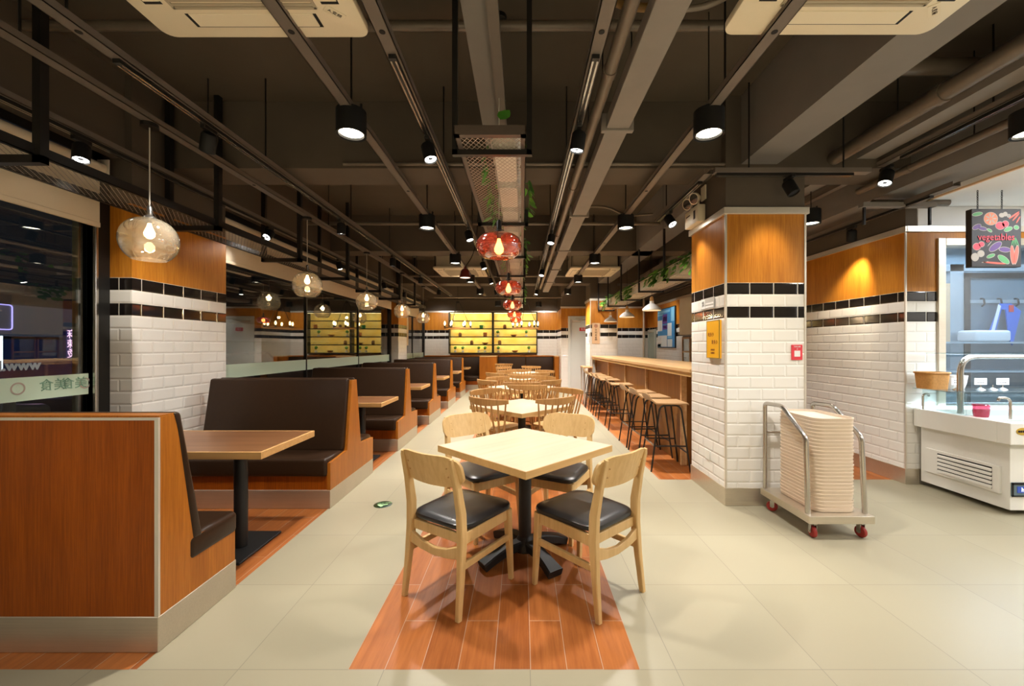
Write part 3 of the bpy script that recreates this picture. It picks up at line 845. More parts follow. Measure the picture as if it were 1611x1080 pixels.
# ---- padded chair with a curved plywood back (faces +y)
def padded_chair(loc, rz, label):
    t = thing('padded_chair', label, 'chair', loc, rz, 'black padded ash chairs')
    # seat pad
    bm = B()
    out = []
    for (x, y) in rrect(.43, .43, .085, 7):
        k = 1 - .10*(.5 - y/.43)           # a little narrower behind
        out.append((x*k, y + .01))
    t_ = bmesh.new()
    rings = []
    for sc, z in ((.93,.408),(.985,.414),(1.0,.424),(.985,.436),(.93,.443),(.75,.446),(.35,.444)):
        rings.append([t_.verts.new((x*sc, (y-.01)*sc+.01, z)) for x, y in out])
    for a, b in zip(rings, rings[1:]):
        for i in range(len(out)): t_.faces.new((a[i], a[(i+1)%len(out)], b[(i+1)%len(out)], b[i]))
    t_.faces.new(rings[0][::-1]); t_.faces.new(rings[-1]); merge(bm, t_)
    obj('seat_pad', bm, M['blackleather'], t)
    w = M['chairwood']
    for s in (-1, 1):
        bm = B()
        bar(bm, [(s*.192,-.238,0),(s*.186,-.215,.20),(s*.181,-.200,.38),(s*.178,-.203,.50),(s*.174,-.228,.64),(s*.171,-.262,.765),(s*.170,-.268,.785)],
            [.026,.032,.038,.038,.034,.028,.020], [.028,.036,.046,.046,.038,.026,.016], (1,0,0))
        obj('rear_leg', bm, w, t)
        bm = B()
        bar(bm, [(s*.192,.205,0),(s*.186,.195,.20),(s*.180,.185,.405)], [.026,.034,.042], [.026,.034,.042], (1,0,0))
        obj('front_leg', bm, w, t)
        bm = B(); bar(bm, [(s*.180,-.19,.375),(s*.180,.185,.375)], .020, .060, (1,0,0)); obj('seat_rail', bm, w, t)
        bm = B(); bar(bm, [(s*.186,-.208,.245),(s*.187,.192,.245)], .020, .034, (1,0,0)); obj('stretcher', bm, w, t)
    bm = B(); bar(bm, [(-.17,.185,.375),(.17,.185,.375)], .020, .060, (0,1,0)); obj('seat_rail', bm, w, t)
    bm = B(); bar(bm, [(-.17,-.190,.375),(.17,-.190,.375)], .020, .050, (0,1,0)); obj('seat_rail', bm, w, t)
    bm = B(); bar(bm, [(-.178,-.208,.315),(-.09,-.208,.288),(0,-.208,.278),(.09,-.208,.288),(.178,-.208,.315)], .022, [.062,.046,.042,.046,.062], (0,1,0)); obj('rear_stretcher', bm, w, t)
    # bent back panel
    bm = B(); t_ = bmesh.new()
    nx, nz = 14, 8
    F, K = [], []
    for i in range(nx+1):
        u = -1 + 2*i/nx
        a, b = [], []
        for j in range(nz+1):
            v = -1 + 2*j/nz
            # rounded rectangle by squashing a square grid toward its corners
            cu = u*(1 - .075*max(0, abs(v)-.35)**2/.42*1.0); cv = v*(1 - .30*max(0, abs(u)-.55)**2/.2*1.0)
            x = cu*.212; z = .712 + cv*.082 + (.004*abs(cu))
            y = -.205 - (z-.63)*.30 - .038*(1-cu*cu) + .004
            a.append(t_.verts.new((x, y+.008, z))); b.append(t_.verts.new((x, y-.008, z)))
        F.append(a); K.append(b)
    for i in range(nx):
        for j in range(nz):
            t_.faces.new((F[i][j], F[i+1][j], F[i+1][j+1], F[i][j+1])); t_.faces.new((K[i][j], K[i][j+1], K[i+1][j+1], K[i+1][j]))
    for i in range(nx):
        t_.faces.new((F[i][0], K[i][0], K[i+1][0], F[i+1][0])); t_.faces.new((F[i][nz], F[i+1][nz], K[i+1][nz], K[i][nz]))
    for j in range(nz):
        t_.faces.new((F[0][j], F[0][j+1], K[0][j+1], K[0][j])); t_.faces.new((F[nx][j], K[nx][j], K[nx][j+1], F[nx][j+1]))
    merge(bm, t_)
    obj('back_panel', bm, w, t)
    bm = B()
    for s in (-1, 1):
        for z in (.69, .735): cyl(bm, (s*.135, -.196-(z-.63)*.30-.02, z), (s*.135, -.212-(z-.63)*.30-.02, z), .006, None, 8)
    obj('screw_cap', bm, M['oak'], t)
    return t
pc = padded_chair((-.335, 2.285, 0), R(56.5-90), 'ash chair with black pad at the nearest table, front corner toward the booths')
dup(pc, (.352, 2.272, 0), R(132-90), 'ash chair with black pad at the nearest table, front corner toward the tray trolley')
dup(pc, (-.285, 3.03, 0), R(-52-90), 'ash chair with black pad behind the nearest table on the booth side')
dup(pc, (.255, 3.0, 0), R(-118-90), 'ash chair with black pad behind the nearest table on the bar side')

# ---- spindle-back chair (faces +y)
def spindle_chair(loc, rz, label):
    t = thing('spindle_chair', label, 'chair', loc, rz, 'spindle-back oak chairs')
    w = M['oak']
    bm = B(); t_ = bmesh.new(); out = rrect(.43, .42, .11, 6); rings = []
    for sc, z in ((.90,.405),(.99,.412),(1.0,.425),(.97,.440),(.80,.440),(.45,.432)):
        rings.append([t_.verts.new((x*sc, y*sc, z)) for x, y in out])
    n = len(out)
    for a, b in zip(rings, rings[1:]):
        for i in range(n): t_.faces.new((a[i], a[(i+1)%n], b[(i+1)%n], b[i]))
    t_.faces.new(rings[0][::-1]); t_.faces.new(rings[-1]); merge(bm, t_)
    obj('seat', bm, M['chairwood'], t)
    for sx in (-1, 1):
        for sy in (-1, 1):
            bm = B(); tube(bm, [(sx*.145,sy*.145,.415),(sx*.175,sy*.18,.20),(sx*.20,sy*.215,0)], [.017,.018,.012], 10); obj('leg', bm, w, t)
        bm = B(); tube(bm, [(sx*.178,-.186,.19),(sx*.178,0,.19),(sx*.178,.186,.19)], [.008,.012,.008], 8); obj('stretcher', bm, w, t)
    bm = B(); tube(bm, [(-.178,0,.19),(0,0,.19),(.178,0,.19)], [.008,.012,.008], 8); obj('stretcher', bm, w, t)
    # crest rail curving round the sitter
    pts, ww, tt = [], [], []
    for k in range(13):
        u = -1 + k/6
        pts.append((u*.255, -.275 + .085*u*u, .795 + .012*u*u)); ww.append(.020 + .006*(1-u*u)); tt.append(.036 + .034*(1-u*u))
    bm = B(); bar(bm, pts, tt, ww, (0,0,1)); obj('crest_rail', bm, w, t)
    for k in range(8):
        u = -1 + 2*k/7
        x1, y1 = u*.232, -.275 + .085*(u*.91)**2
        bm = B(); tube(bm, [(u*.165, -.175+.02*abs(u), .43), (u*.20, -.225+.045*u*u, .60), (x1, y1, .785)], [.009, .0105, .008], 8); obj('spindle', bm, w, t)
    return t
def back_at(px, py, ang):      # seat centre from where the crest rail stands
    a = R(ang); return (px + .27*math.cos(a), py + .27*math.sin(a), 0)
CH = [ # rail x, rail y, facing, label
 (-.375,3.93,52,'second table, front corner toward the booths'), (.38,3.98,128,'second table, front corner toward the bar'),
 (-.47,4.81,-40,'second table, rear corner toward the booths'), (.58,4.89,-138,'second table, rear corner toward the bar'),
 (.06,5.27,84,'gap behind the second table, facing away'), (.0,5.68,95,'third table, its back squarely toward the camera'),
 (-.58,6.08,40,'third table, front corner toward the booths'), (.50,6.08,140,'third table, front corner toward the bar'),
 (-.44,6.72,-45,'third table, rear corner toward the booths'), (.40,6.88,-130,'third table, rear corner toward the bar'),
 (.0,7.15,90,'fourth table, its back squarely toward the camera'),
 (-.57,7.7,45,'fourth table, front corner toward the booths'), (.42,7.77,135,'fourth table, front corner toward the bar'),
 (-.36,8.55,-50,'fourth table, rear corner toward the booths'), (.52,8.62,-130,'fourth table, rear corner toward the bar'),
 (-.04,8.98,90,'farthest table, its back squarely toward the camera'),
 (-.50,10.15,-48,'farthest table, rear corner toward the booths'), (.26,10.4,-110,'farthest table, rear corner toward the bar'),
 (-.52,11.85,-90,'wall bench beyond the last square table'),
]
sc = None
for x, y, a, l in CH:
    lab = 'oak spindle-back chair at the ' + l
    if sc is None: sc = spindle_chair(back_at(x, y, a), R(a-90), lab)
    else: dup(sc, back_at(x, y, a), R(a-90), lab)

# ================================================================== bar counter and stools
t = thing('bar_counter', 'long wooden bar counter with pale top behind the stools', 'counter', (1.68, 4.3, 0))
bm = B(); bx(bm, 0, .80, -.20, 5.60, 1.062, 1.10, .003); obj('countertop', bm, M['bartop'], t, False)
bm = B(); bx(bm, .012, .03, -.19, 5.60, 1.02, 1.062); bx(bm, .77, .788, -.19, 5.60, 1.02, 1.062); obj('apron', bm, M['lightedge'], t, False)
bm = B(); bx(bm, .115, .135, .26, 5.60, 0.004, 1.03); obj('front_panel', bm, M['barpanel'], t, False)
bm = B(); bx(bm, .135, .68, .26, .285, 0.004, 1.04); obj('end_panel', bm, M['barpanel'], t, False)
for y in (.25, 1.55, 2.75, 4.1, 5.56):
    bm = B(); bx(bm, .09, .15, y, y+.035, 0.004, 1.06); obj('upright', bm, M['bartop'], t, False)
bm = B(); bx(bm, .0, .02, 5.56, 5.60, 0, 1.062); obj('upright', bm, M['alu'], t, False)
bm = B(); bx(bm, .70, .76, -.12, -.06, 0, 1.062); obj('upright', bm, M['bartop'], t, False)
t = thing('low_rail_counter', 'small low wooden ledge with pale leg at the far end of the bar', 'ledge', (1.50, 9.72, 0))
bm = B(); bx(bm, -.10, .12, -.4, .12, .83, .86, .003); obj('top', bm, M['bartop'], t, False)
for y in (-.38, .08):
    bm = B(); bx(bm, -.09, -.06, y, y+.03, 0, .83); obj('leg', bm, M['alu'], t, False)
bm = B(); bx(bm, .08, .10, -.38, .10, 0, .83); obj('panel', bm, M['barpanel'], t, False)

def bar_stool(loc, rz, label, grp):
    t = thing('bar_stool', label, 'stool', loc, rz, grp)
    # plywood seat: flat, curling up at the aisle side (-x)
    prof = [(.195,.718),(.19,.724),(.05,.722),(-.09,.724),(-.15,.738),(-.19,.775),(-.213,.822)]
    bm = B(); t_ = bmesh.new(); n = 8; A = []
    for i, (x, z) in enumerate(prof):
        wd = .19 if i < 5 else .19 - .02*(i-4)
        A.append([(x, -wd + 2*wd*k/n, z - (.0 if i < 4 else .012*(abs(2*k/n-1)**2))) for k in range(n+1)])
    top = [[t_.verts.new(p) for p in r] for r in A]; bot = [[t_.verts.new((p[0]-.006*(i > 3), p[1], p[2]-.013)) for p in r] for i, r in enumerate(A)]
    for i in range(len(prof)-1):
        for k in range(n):
            t_.faces.new((top[i][k], top[i+1][k], top[i+1][k+1], top[i][k+1])); t_.faces.new((bot[i][k], bot[i][k+1], bot[i+1][k+1], bot[i+1][k]))
        t_.faces.new((top[i][0], bot[i][0], bot[i+1][0], top[i+1][0])); t_.faces.new((top[i][n], top[i+1][n], bot[i+1][n], bot[i][n]))
    for k in range(n):
        t_.faces.new((top[0][k], top[0][k+1], bot[0][k+1], bot[0][k])); t_.faces.new((top[-1][k], bot[-1][k], bot[-1][k+1], top[-1][k+1]))
    merge(bm, t_); obj('seat', bm, M['stoolwood'], t)
    for s in (-1, 1):
        bm = B()
        tube(bm, arc([(-.205,s*.20,0),(-.105,s*.165,.700),(.115,s*.165,.700),(.205,s*.20,0)], .07, 6), .0095, 8); obj('leg_frame', bm, M['blackmetal'], t)
        bm = B(); tube(bm, [(-.166,s*.186,.27),(.166,s*.186,.27)], .008, 8); obj('footrest', bm, M['blackmetal'], t)
    bm = B(); tube(bm, [(-.166,-.186,.27),(-.166,.186,.27)], .009, 8); obj('footrest', bm, M['chrome'], t, label='bright worn footrest bar')
    bm = B(); tube(bm, [(.176,-.19,.20),(.176,.19,.20)], .008, 8); obj('brace', bm, M['blackmetal'], t)
    return t
SY = [4.53, 5.06, 5.57, 6.65, 7.55, 8.08, 8.62, 9.16]
bs = None
for k, y in enumerate(SY):
    lab = '%s plywood bar stool from the near pillar, on the aisle side of the bar' % ['first', 'second', 'third', 'fourth', 'fifth', 'sixth', 'seventh', 'eighth'][k]
    x = 1.585 + rnd.uniform(-.012, .012)
    if bs is None: bs = bar_stool((x, y, 0), R(-2), lab, 'bar stools along the aisle')
    else: dup(bs, (x, y, 0), R(rnd.uniform(-4, 4)), lab)
d = dup(bs, (2.60, 6.55, 0), R(180), 'bar stool on the kitchen side of the bar, its lip seen past the counter end'); d['group'] = 'bar stools on the kitchen side'
d = dup(bs, (2.62, 5.75, 0), R(176), 'bar stool on the kitchen side of the bar, nearest the tiled pillar'); d['group'] = 'bar stools on the kitchen side'

# ================================================================== tray trolley and its trays
t = thing('tray_trolley', 'stainless steel trolley with tube handles and red casters beside the tiled pillar', 'trolley', (2.19, 3.09, 0))
bm = B(); bx(bm, -.225, .225, -.29, .29, .112, .165, .004, 2); obj('deck', bm, M['steel'], t, False)
for s in (-1, 1):
    bm = B(); tube(bm, arc([(s*.195,.275,.16),(s*.195,.275,.862),(s*.195,.06,.872),(s*.195,-.21,.690),(s*.198,-.235,.16)], .035, 6), .0165, 14)
    obj('handle', bm, M['chrome'], t)
bm = B(); tube(bm, [(-.195,.275,.625),(.195,.275,.625)], .012, 10); obj('cross_bar', bm, M['chrome'], t)
def caster(x, y, swivel):
    c = thing('tmp', 'x', 'x'); del c['label']; del c['category']; c.name = 'caster'; c.parent = t; c.location = (x, y, 0); c.rotation_euler = (0,0,swivel)
    bm = B(); lathe(bm, [(0,-.014),(.018,-.014),(.036,-.012),(.040,-.006),(.040,.006),(.036,.012),(.018,.014),(0,.014)], (0,0,0), 24)
    bm.transform(Matrix.Rotation(R(90), 4, 'Y')); bm.transform(Matrix.Translation((0,0,.040))); obj('wheel', bm, M['caster'], c)
    bm = B(); cyl(bm, (-.022,0,.04), (.022,0,.04), .010, None, 12)
    for s in (-1, 1): bx(bm, min(s*.018,s*.021), max(s*.018,s*.021), -.014, .016, .035, .100)
    bx(bm, -.026, .026, -.028, .028, .098, .112, .002); obj('fork', bm, M['chrome'], c)
for x, y, a in ((-.165,-.235,R(-8)), (.17,-.235,R(14)), (-.17,.22,R(60)), (.17,.22,R(30))): caster(x, y, a)

def tray(z, label):
    t = thing('food_tray', label, 'tray', (2.20, 3.08, z), 0, 'beige trays stacked on the trolley')
    bm = B(); t_ = bmesh.new(); rings = []
    for w, h, r, zz in ((.280,.420,.058,0),(.290,.430,.062,.003),(.297,.437,.066,.018),(.301,.441,.067,.0215),(.301,.441,.067,.0285),(.290,.430,.064,.0285),(.286,.426,.062,.012),(.270,.410,.056,.006)):
        rings.append([t_.verts.new((x, y, zz)) for x, y in rrect(w, h, r, 6)])
    n = len(rings[0])
    for a, b in zip(rings, rings[1:]):
        for i in range(n): t_.faces.new((a[i], a[(i+1)%n], b[(i+1)%n], b[i]))
    t_.faces.new(rings[0][::-1]); t_.faces.new(rings[-1]); merge(bm, t_)
    obj('tray_body', bm, M['tray'], t)
    return t
NT_ = 26; PZ = .0252
tr0 = tray(.166, 'beige food tray at the very bottom of the trolley stack')
for k in range(1, NT_):
    lab = 'beige food tray on top of the trolley stack' if k == NT_-1 else 'beige food tray, %s from the bottom of the trolley stack' % ORD[k]
    dup(tr0, (2.20 + rnd.uniform(-.002,.002), 3.08 + rnd.uniform(-.002,.002), .166 + k*PZ), R(rnd.uniform(-.5,.5)), lab)

# ================================================================== refrigerated counter at the right
t = thing('salad_counter', 'white refrigerated salad counter with glass guard by the kitchen window', 'counter', (3.766, 3.16, 0))
fw = M['fridgewhite']
bm = B()
# open topped well: rim of four boxes
bx(bm, 0, 2.6, 0, .09, .565, .735, .006, 2); bx(bm, 0, .09, .09, .785, .565, .735, .006, 2); bx(bm, .09, 2.6, .70, .785, .565, .735, .006, 2); bx(bm, .006, 2.59, .006, .779, .569, .60)
obj('top_rim', bm, fw, t, False)
bm = B(); bx(bm, .09, 2.58, .09, .70, .60, .635); obj('well', bm, M['chrome'], t, False)
bm = B(); bx(bm, .05, 2.55, .045, .76, .045, .5655, .002); obj('body', bm, fw, t, False)
bm = B(); bx(bm, .03, .055, .10, .70, .155, .375, .002)
g = obj('vent_panel', bm, fw, t, False)
bm = B()
for k in range(5): prism(bm, [(.028,.185+k*.034),(.020,.181+k*.034),(.020,.198+k*.034),(.034,.210+k*.034)], 'y', .15, .58)
obj('louvre', bm, fw, g, False)
bm = B(); bx(bm, .0285, .0305, .15, .585, .178, .352); obj('vent_opening', bm, M['black'], g, False)
bm = B()
for y in (.135, .645): lathe(bm, [(.006,0),(0,.002)], (0,0,0), 8)
bm.free()
bm = B(); bx(bm, .055, .40, .036, .046, .155, .265, .003); p = obj('control_panel', bm, plain('grey_blue_panel', (.10,.15,.17), .4), t, False)
bm = B(); bx(bm, .055, .40, .034, .037, .155, .165); bx(bm, .055, .40, .034, .037, .248, .265); bx(bm, .055, .068, .034, .037, .155, .265); obj('panel_bezel', bm, M['black'], p, False)
bm = B(); bx(bm, .095, .165, .033, .037, .185, .235); obj('display', bm, emit('blue_display', (.02,.05,.25), .6), p, False)
text('digit', 'h', .045, emit('white_digit', (.8,.9,1), 2.0), (.135, .032, .21), (R(90),0,0), p, .0005)
bm = B(); bx(bm, .185, .26, .033, .037, .185, .235); obj('button_strip', bm, emit('blue_keypad', (.06,.10,.45), .5), p, False)
bm = B(); lathe(bm, [(0,0),(.052,0),(.052,.003),(0,.005)], (0,0,0), 28); bm.transform(Matrix.Diagonal((1,.55,1,1))); bm.transform(Matrix.Rotation(R(90),4,'X')); bm.transform(Matrix.Translation((.095,0,.672)))
e = obj('badge', bm, plain('gold_badge', (.62,.40,.06), .3, .6), t, True, 'small gold oval badge')
bm = B(); 
for k in range(5): bx(bm, .055+k*.017, .067+k*.017, -.0065, -.0045, .664, .680)
obj('badge_print', bm, M['ink'], e, False)
# guard: bent steel tube, glass top and front
bm = B(); tube(bm, arc([(.105,.46,.735),(.105,.46,1.238),(2.4,.46,1.238)], .15, 10), .023, 14); obj('guard_post', bm, M['chrome'], t)
bm = B(); bx(bm, -.05, 2.5, .40, .74, .928, .936); obj('glass_shelf', bm, M['guard'], t, False)
bm = B(); bx(bm, .03, 2.4, .34, .70, 1.262, 1.269); obj('glass_top', bm, M['guard'], t, False)
bm = B(); bx(bm, .045, .052, .36, .74, .735, .928); bx(bm, .052, 2.4, .36, .366, .735, .85); obj('glass_side', bm, M['guard'], t, False)
for x, y, h, dx in ((.21,.177,.13,-.09), (.03,.72,.10,.05)):
    bm = B(); tube(bm, arc([(x,y,.735),(x,y,.735+h+.04),(x+dx,y,.735+h+.045),(x+dx*1.1,y,.735+h+.02)], .05, 8), .010, 10); obj('tap', bm, M['chrome'], t)
bm = B(); bx(bm, .02, 2.5, .72, .735, .735, .76); obj('light_bar', bm, emit('servery_strip', (.75,.88,1), 7), t, False)
area((4.9, 3.62, 1.25), (4.9, 3.55, .6), 2.0, .14, 34, (.80,.90,1))
t = thing('fruit_basket', 'round-edged brown wicker basket on the glass guard shelf', 'basket', (3.80, 3.80, .9365))
bm = B(); prism(bm, rrect(.19,.15,.04,5), 'z', 0, .012); lathe(bm, [(0,0),(.02,0)], (0,0,0), 8)
t_ = bmesh.new(); rings = []
for k in range(9):
    z = .008 + .138*k/8; s = 1 + .14*k/8
    rings.append([t_.verts.new((x*s, y*s, z + .004*math.sin(i*1.6 + k*PI))) for i, (x, y) in enumerate(rrect(.19,.15,.04,5))])
n = len(rings[0])
for a, b in zip(rings, rings[1:]):
    for i in range(n): t_.faces.new((a[i], a[(i+1)%n], b[(i+1)%n], b[i]))
merge(bm, t_); obj('weave', bm, M['wicker'], t)
bm = B(); tube(bm, [(x*1.15, y*1.15, .148) for x, y in rrect(.19,.15,.04,5)] + [(rrect(.19,.15,.04,5)[0][0]*1.15, rrect(.19,.15,.04,5)[0][1]*1.15, .148)], .009, 6); obj('rim', bm, M['wicker'], t)
bowl = plain('woven_white_bowl', (.70,.68,.66), .5, 0, .4, .2, 40)
for k in range(4):
    bm = B(); lathe(bm, [(0,0),(.04,0),(.055,.05),(.065,.125),(.06,.125),(.05,.05),(.036,.008),(0,.008)], (0,0,0), 18)
    o = obj('woven_bowl', bm, bowl); o.location = (3.965 + .022*k, 3.80 - .004*k, .9365); tag(o, 'white woven bowl on the guard shelf, %s from the wicker basket' % ['first','second','third','fourth'][k], 'bowl', 'white woven bowls on the guard shelf')
for k in range(4):
    t = thing('price_card', 'white price card on a wire foot on the glass shelf, %s from the basket side' % ['first','second','third','fourth','fifth'][k], 'card', ((3.93, 4.14, 4.25, 4.34)[k], 3.70, .9365), 0, 'price cards on the guard shelf')
    bm = B(); lathe(bm, [(0,0),(.035,0),(.030,.006),(.004,.022),(.004,.045),(0,.045)], (0,0,0), 16); obj('foot', bm, M['chrome'], t)
    if k != 2:
        bm = B(); bx(bm, -.055, .055, -.002, .002, .045, .105); obj('card', bm, M['paper'], t, False)
        bm = B()
        for j in range(2):
            for i in range(4): bx(bm, -.03+i*.016, -.02+i*.016, -.0028, -.002, .060+j*.02, .068+j*.02)
        obj('print', bm, M['ink'], t, False)
bm = B(); lathe(bm, [(0,0),(.045,0),(.05,.03),(.055,.10),(.05,.105),(.0,.105)], (0,0,0), 18)
o = obj('plastic_jar', bm, glass('jar_red', (.95,.35,.45), 1.4, .1, .55, (.40,.04,.09))); o.location = (3.875, 3.46, .735); tag(o, 'small jar with red contents behind the guard post', 'jar')
# things seen through the kitchen window
t = thing('wall_rail', 'steel rail with hooks behind the kitchen window', 'rail', (5.75, 4.85, 1.86))
bm = B(); bx(bm, -.45, .6, 0, .012, -.02, .02); obj('rail', bm, ks, t, False)
for k in range(4):
    bm = B(); tube(bm, arc([(-.33+.2*k,-.005,.03),(-.33+.2*k,-.04,.03),(-.33+.2*k,-.05,-.04),(-.33+.2*k,-.02,-.06)], .02, 4), .009, 8); obj('hook', bm, M['blackmetal'], t)
t = thing('blue_cloth', 'blue cloth with red clip hanging from the kitchen hooks', 'cloth', (5.60, 4.80, 1.40))
bm = B(); prism(bm, [(-.17,.0),(-.08,.02),(.01,.36),(.06,.36),(.10,.02),(.14,-.06),(.24,.34),(.12,.43),(.0,.43)], 'y', -.006, .006); obj('fabric', bm, plain('bright_blue_cloth', (.03,.14,.60), .7), t, False)
bm = B(); prism(bm, [(-.14,.01),(-.10,.015),(-.0,.40),(-.03,.42)], 'y', -.010, -.006); obj('trim', bm, M['paper'], t, False)
bm = B(); bx(bm, .09, .15, -.012, -.006, .33, .41, .003); obj('clip', bm, M['red'], t, False)
t = thing('kitchen_shelf', 'steel shelf with pale tub behind the kitchen window', 'shelf', (5.6, 4.68, 1.06))
bm = B(); bx(bm, -1.0, 1.4, -.16, .18, -.02, 0); bx(bm, -1.0, 1.4, -.16, .18, .30, .32); obj('board', bm, ks, t, False)
for x in (-.98, 1.36):
    bm = B(); bx(bm, x, x+.025, .12, .16, -1.02, .6); obj('upright', bm, ks, t, False)
bm = B(); bx(bm, 5.08, 5.48, 4.58, 4.80, 1.381, 1.51, .03, 3); tag(obj('storage_tub', bm, M['white']), 'pale tub on the steel shelf behind the kitchen window', 'tub')
bm = B(); bx(bm, 4.86, 4.91, 4.70, 4.73, 1.381, 2.05); tag(obj('paddle', bm, M['beige']), 'wooden paddle leaning behind the left edge of the kitchen window', 'paddle')
# ================================================================== lamps
WARM = (1.0, .945, .87); COOL = (1.0, .95, .87); GOLD = (1.0, .84, .60)
def downlight(x, y, label, power, z=2.617, group='round ceiling downlights'):
    t = thing('downlight', label, 'lamp', (x, y, z), 0, group)
    bm = B(); lathe(bm, [(.085,.004),(.088,.0),(.088,.145),(.080,.150),(0,.150)], (0,0,0), 28)
    lathe(bm, [(.085,.004),(.074,.004),(.070,.022),(.0,.024)], (0,0,0), 28); obj('housing', bm, M['black'], t)
    bm = B(); lathe(bm, [(.071,.018),(.0,.012)], (0,0,0), 28); obj('diffuser', bm, M['ledwarm'], t)
    bm = B(); cyl(bm, (.06,0,.15), (.06,0,.19), .008, None, 8); cyl(bm, (.0,0,.15), (0,0,.75), .004, None, 6); obj('hanger', bm, M['blackmetal'], t)
    spot(t, (x, y, z+.008), (x, y, 0), power, 134, 1.0, WARM, .055)
    return t
DL = [2.5, 4.5, 6.4, 8.3, 10.2]
P_DOWN = 250
for k, y in enumerate([-1.4, .5] + DL):
    n = k-2
    if n < 0: w1_, w2_ = 'black can downlight behind the camera on the booth side channel', 'black can downlight behind the camera on the bar side channel'
    else:
        w1_ = '%s black can downlight on the ceiling channel between booths and table row' % ORD[n]
        w2_ = '%s black can downlight on the ceiling channel toward the bar and tiled pillar' % ORD[n]
    for x, lab in ((-1.04, w1_), (1.14, w2_)):
        if n < 0: spot(None, (x, y, 2.62), (x, y, 0), 40, 134, 1.0, WARM, .07)
        else: downlight(x, y, lab, P_DOWN*(1, 1.15, 1.5, 1.7, 1.8)[n])
downlight(2.99, 4.24, 'black can downlight half hidden behind the near tiled pillar', 80, 2.59)
downlight(3.10, 2.50, 'black can downlight at the edge of the servery ceiling', 80, 2.62)
for x, y in ((-2.2,-.7), (-1.0,-1.0), (.2,-.8), (1.4,-1.0), (2.6,-.7), (-2.2,-2.6), (-.6,-2.6), (1.0,-2.6), (2.6,-2.6), (4.2,-1.5)): spot(None, (x, y, 2.7), (x, y-.25, 0), 380, 78, .6, WARM, .06)  # added unseen spots without fixtures; floor bounce behind the camera lifts ceiling and fronts
for x, y in ((2.6, .6), (2.6, -1.4), (-2.6, .2)): spot(None, (x, y, 2.7), (x, y, 0), 60, 150, .8, WARM, .08)
for x, y in ((.5, 12.2), (-.7, 12.0)): downlight(x, y, 'small far downlight before the lit shelves, %s' % ('bar side' if x > 0 else 'booth side'), 130, 2.50)
bm = B(); bx(bm, 4.36, 4.46, 3.18, 3.42, 2.672, 2.679, .002); o = obj('recessed_light', bm, M['led']); tag(o, 'recessed square light in the white servery ceiling', 'lamp')
area((4.9, 2.7, 2.66), (4.9, 2.7, 0), .6, .6, 42, (.86,.92,1))
area((5.5, 1.0, 2.66), (5.5, 1.0, 0), 2.5, .8, 95, (1,.96,.92))
area((5.2, 4.5, 2.66), (5.2, 4.6, 0), 2.4, .4, 30, (.74,.87,1))
area((5.4, 5.3, 2.6), (5.4, 5.2, 0), 2.4, .3, 18, (.74,.87,1))

def track_spot(x, y, z, target, label, power, ang=42, lit=True, group='small black track spotlights', col=COOL, r=.045):
    """z is the underside of the track"""
    t = thing('track_spotlight', label, 'lamp', (x, y, z), 0, group)
    piv = Vector((0, 0, -.075)); d = (Vector(target) - Vector((x, y, z)) - piv).normalized()
    bm = B(); bx(bm, -.016, .016, -.055, .055, -.026, 0, .003); obj('adapter', bm, M['blackmetal'], t, False)
    bm = B(); cyl(bm, (0,0,-.026), (0,0,-.075), .008, None, 10); obj('stem', bm, M['blackmetal'], t)
    q = Vector((0,0,-1)).rotation_difference(d).to_matrix().to_4x4(); T = Matrix.Translation(piv + d*.02) @ q
    bm = B(); lathe(bm, [(0,.06),(r*.8,.058),(r,.045),(r,-.058),(r*.92,-.060),(r*.86,-.048),(0,-.046)], (0,0,0), 22); bm.transform(T); obj('barrel', bm, M['black'], t)
    if lit:
        bm = B(); lathe(bm, [(r*.84,-.0505),(r*.34,-.0505)], (0,0,0), 22); bm.transform(T); obj('led_ring', bm, M['led'], t)
        p = Vector((x, y, z)) + piv + d*.095
        spot(t, p, target, power, ang, .75, col, .03)
    return t
# track by the windows: washes the window pillars and booths
ti = 0
for y, tg in ((2.7, (-2.5, 2.2, .2)), (4.72, (-3.0, 4.0, 1.9)), (6.5, (-2.4, 6.6, .8)), (8.6, (-2.6, 8.8, .8)), (10.1, (-3.0, 10.4, 1.9))):
    track_spot(-2.9, y, 2.698, tg, '%s black spotlight on the track close to the window blinds' % ORD[ti], 40 if ti in (0, 1, 4) else 26, 60); ti += 1
for k, (y, tg) in enumerate(((2.62, (-3.0, 3.5, .9)), (4.54, (-2.1, 4.75, .7)), (6.35, (-2.1, 6.5, .7)), (8.1, (-2.1, 8.3, .7)), (9.9, (-2.1, 10.1, .7)))):
    track_spot(-2.0, y, 2.728, tg, '%s black spotlight on the track above the booth aisle' % ORD[k], 80 if k == 0 else 40, 70)
for k, (y, tg) in enumerate(((2.76, (-.10, 2.4, .7)), (4.85, (-.1, 4.5, .7)), (6.64, (0, 6.3, .7)), (8.2, (0, 8.1, .7)), (9.9, (0, 10, .7)))):
    track_spot(-.63, y, 2.728, tg, '%s black spotlight on the track on the booth side of the planter tray' % ORD[k], 26, 66)
for k, (y, tg) in enumerate(((2.61, (.10, 2.75, .7)), (5.0, (.1, 4.5, .7)), (7.3, (0, 6.6, .7)), (9.9, (0, 9.6, .7)))):
    track_spot(.36, y, 2.728, tg, '%s black spotlight on the track on the bar side of the planter tray' % ORD[k], 26, 66)
track_spot(1.48, 4.12, 2.678, (1.70, 3.74, 1.98), 'black spotlight lighting the side of the near tiled pillar', 34, 44, col=GOLD)
track_spot(1.97, 3.19, 2.678, (2.06, 3.42, 1.85), 'black spotlight tucked under the cross track, on the pillar face', 9, 50, col=GOLD) if False else None
track_spot(2.12, 3.25, 2.678, (2.5, 2.7, 1.2), 'unlit black spotlight on the cross track in front of the pillar', 0, lit=False)
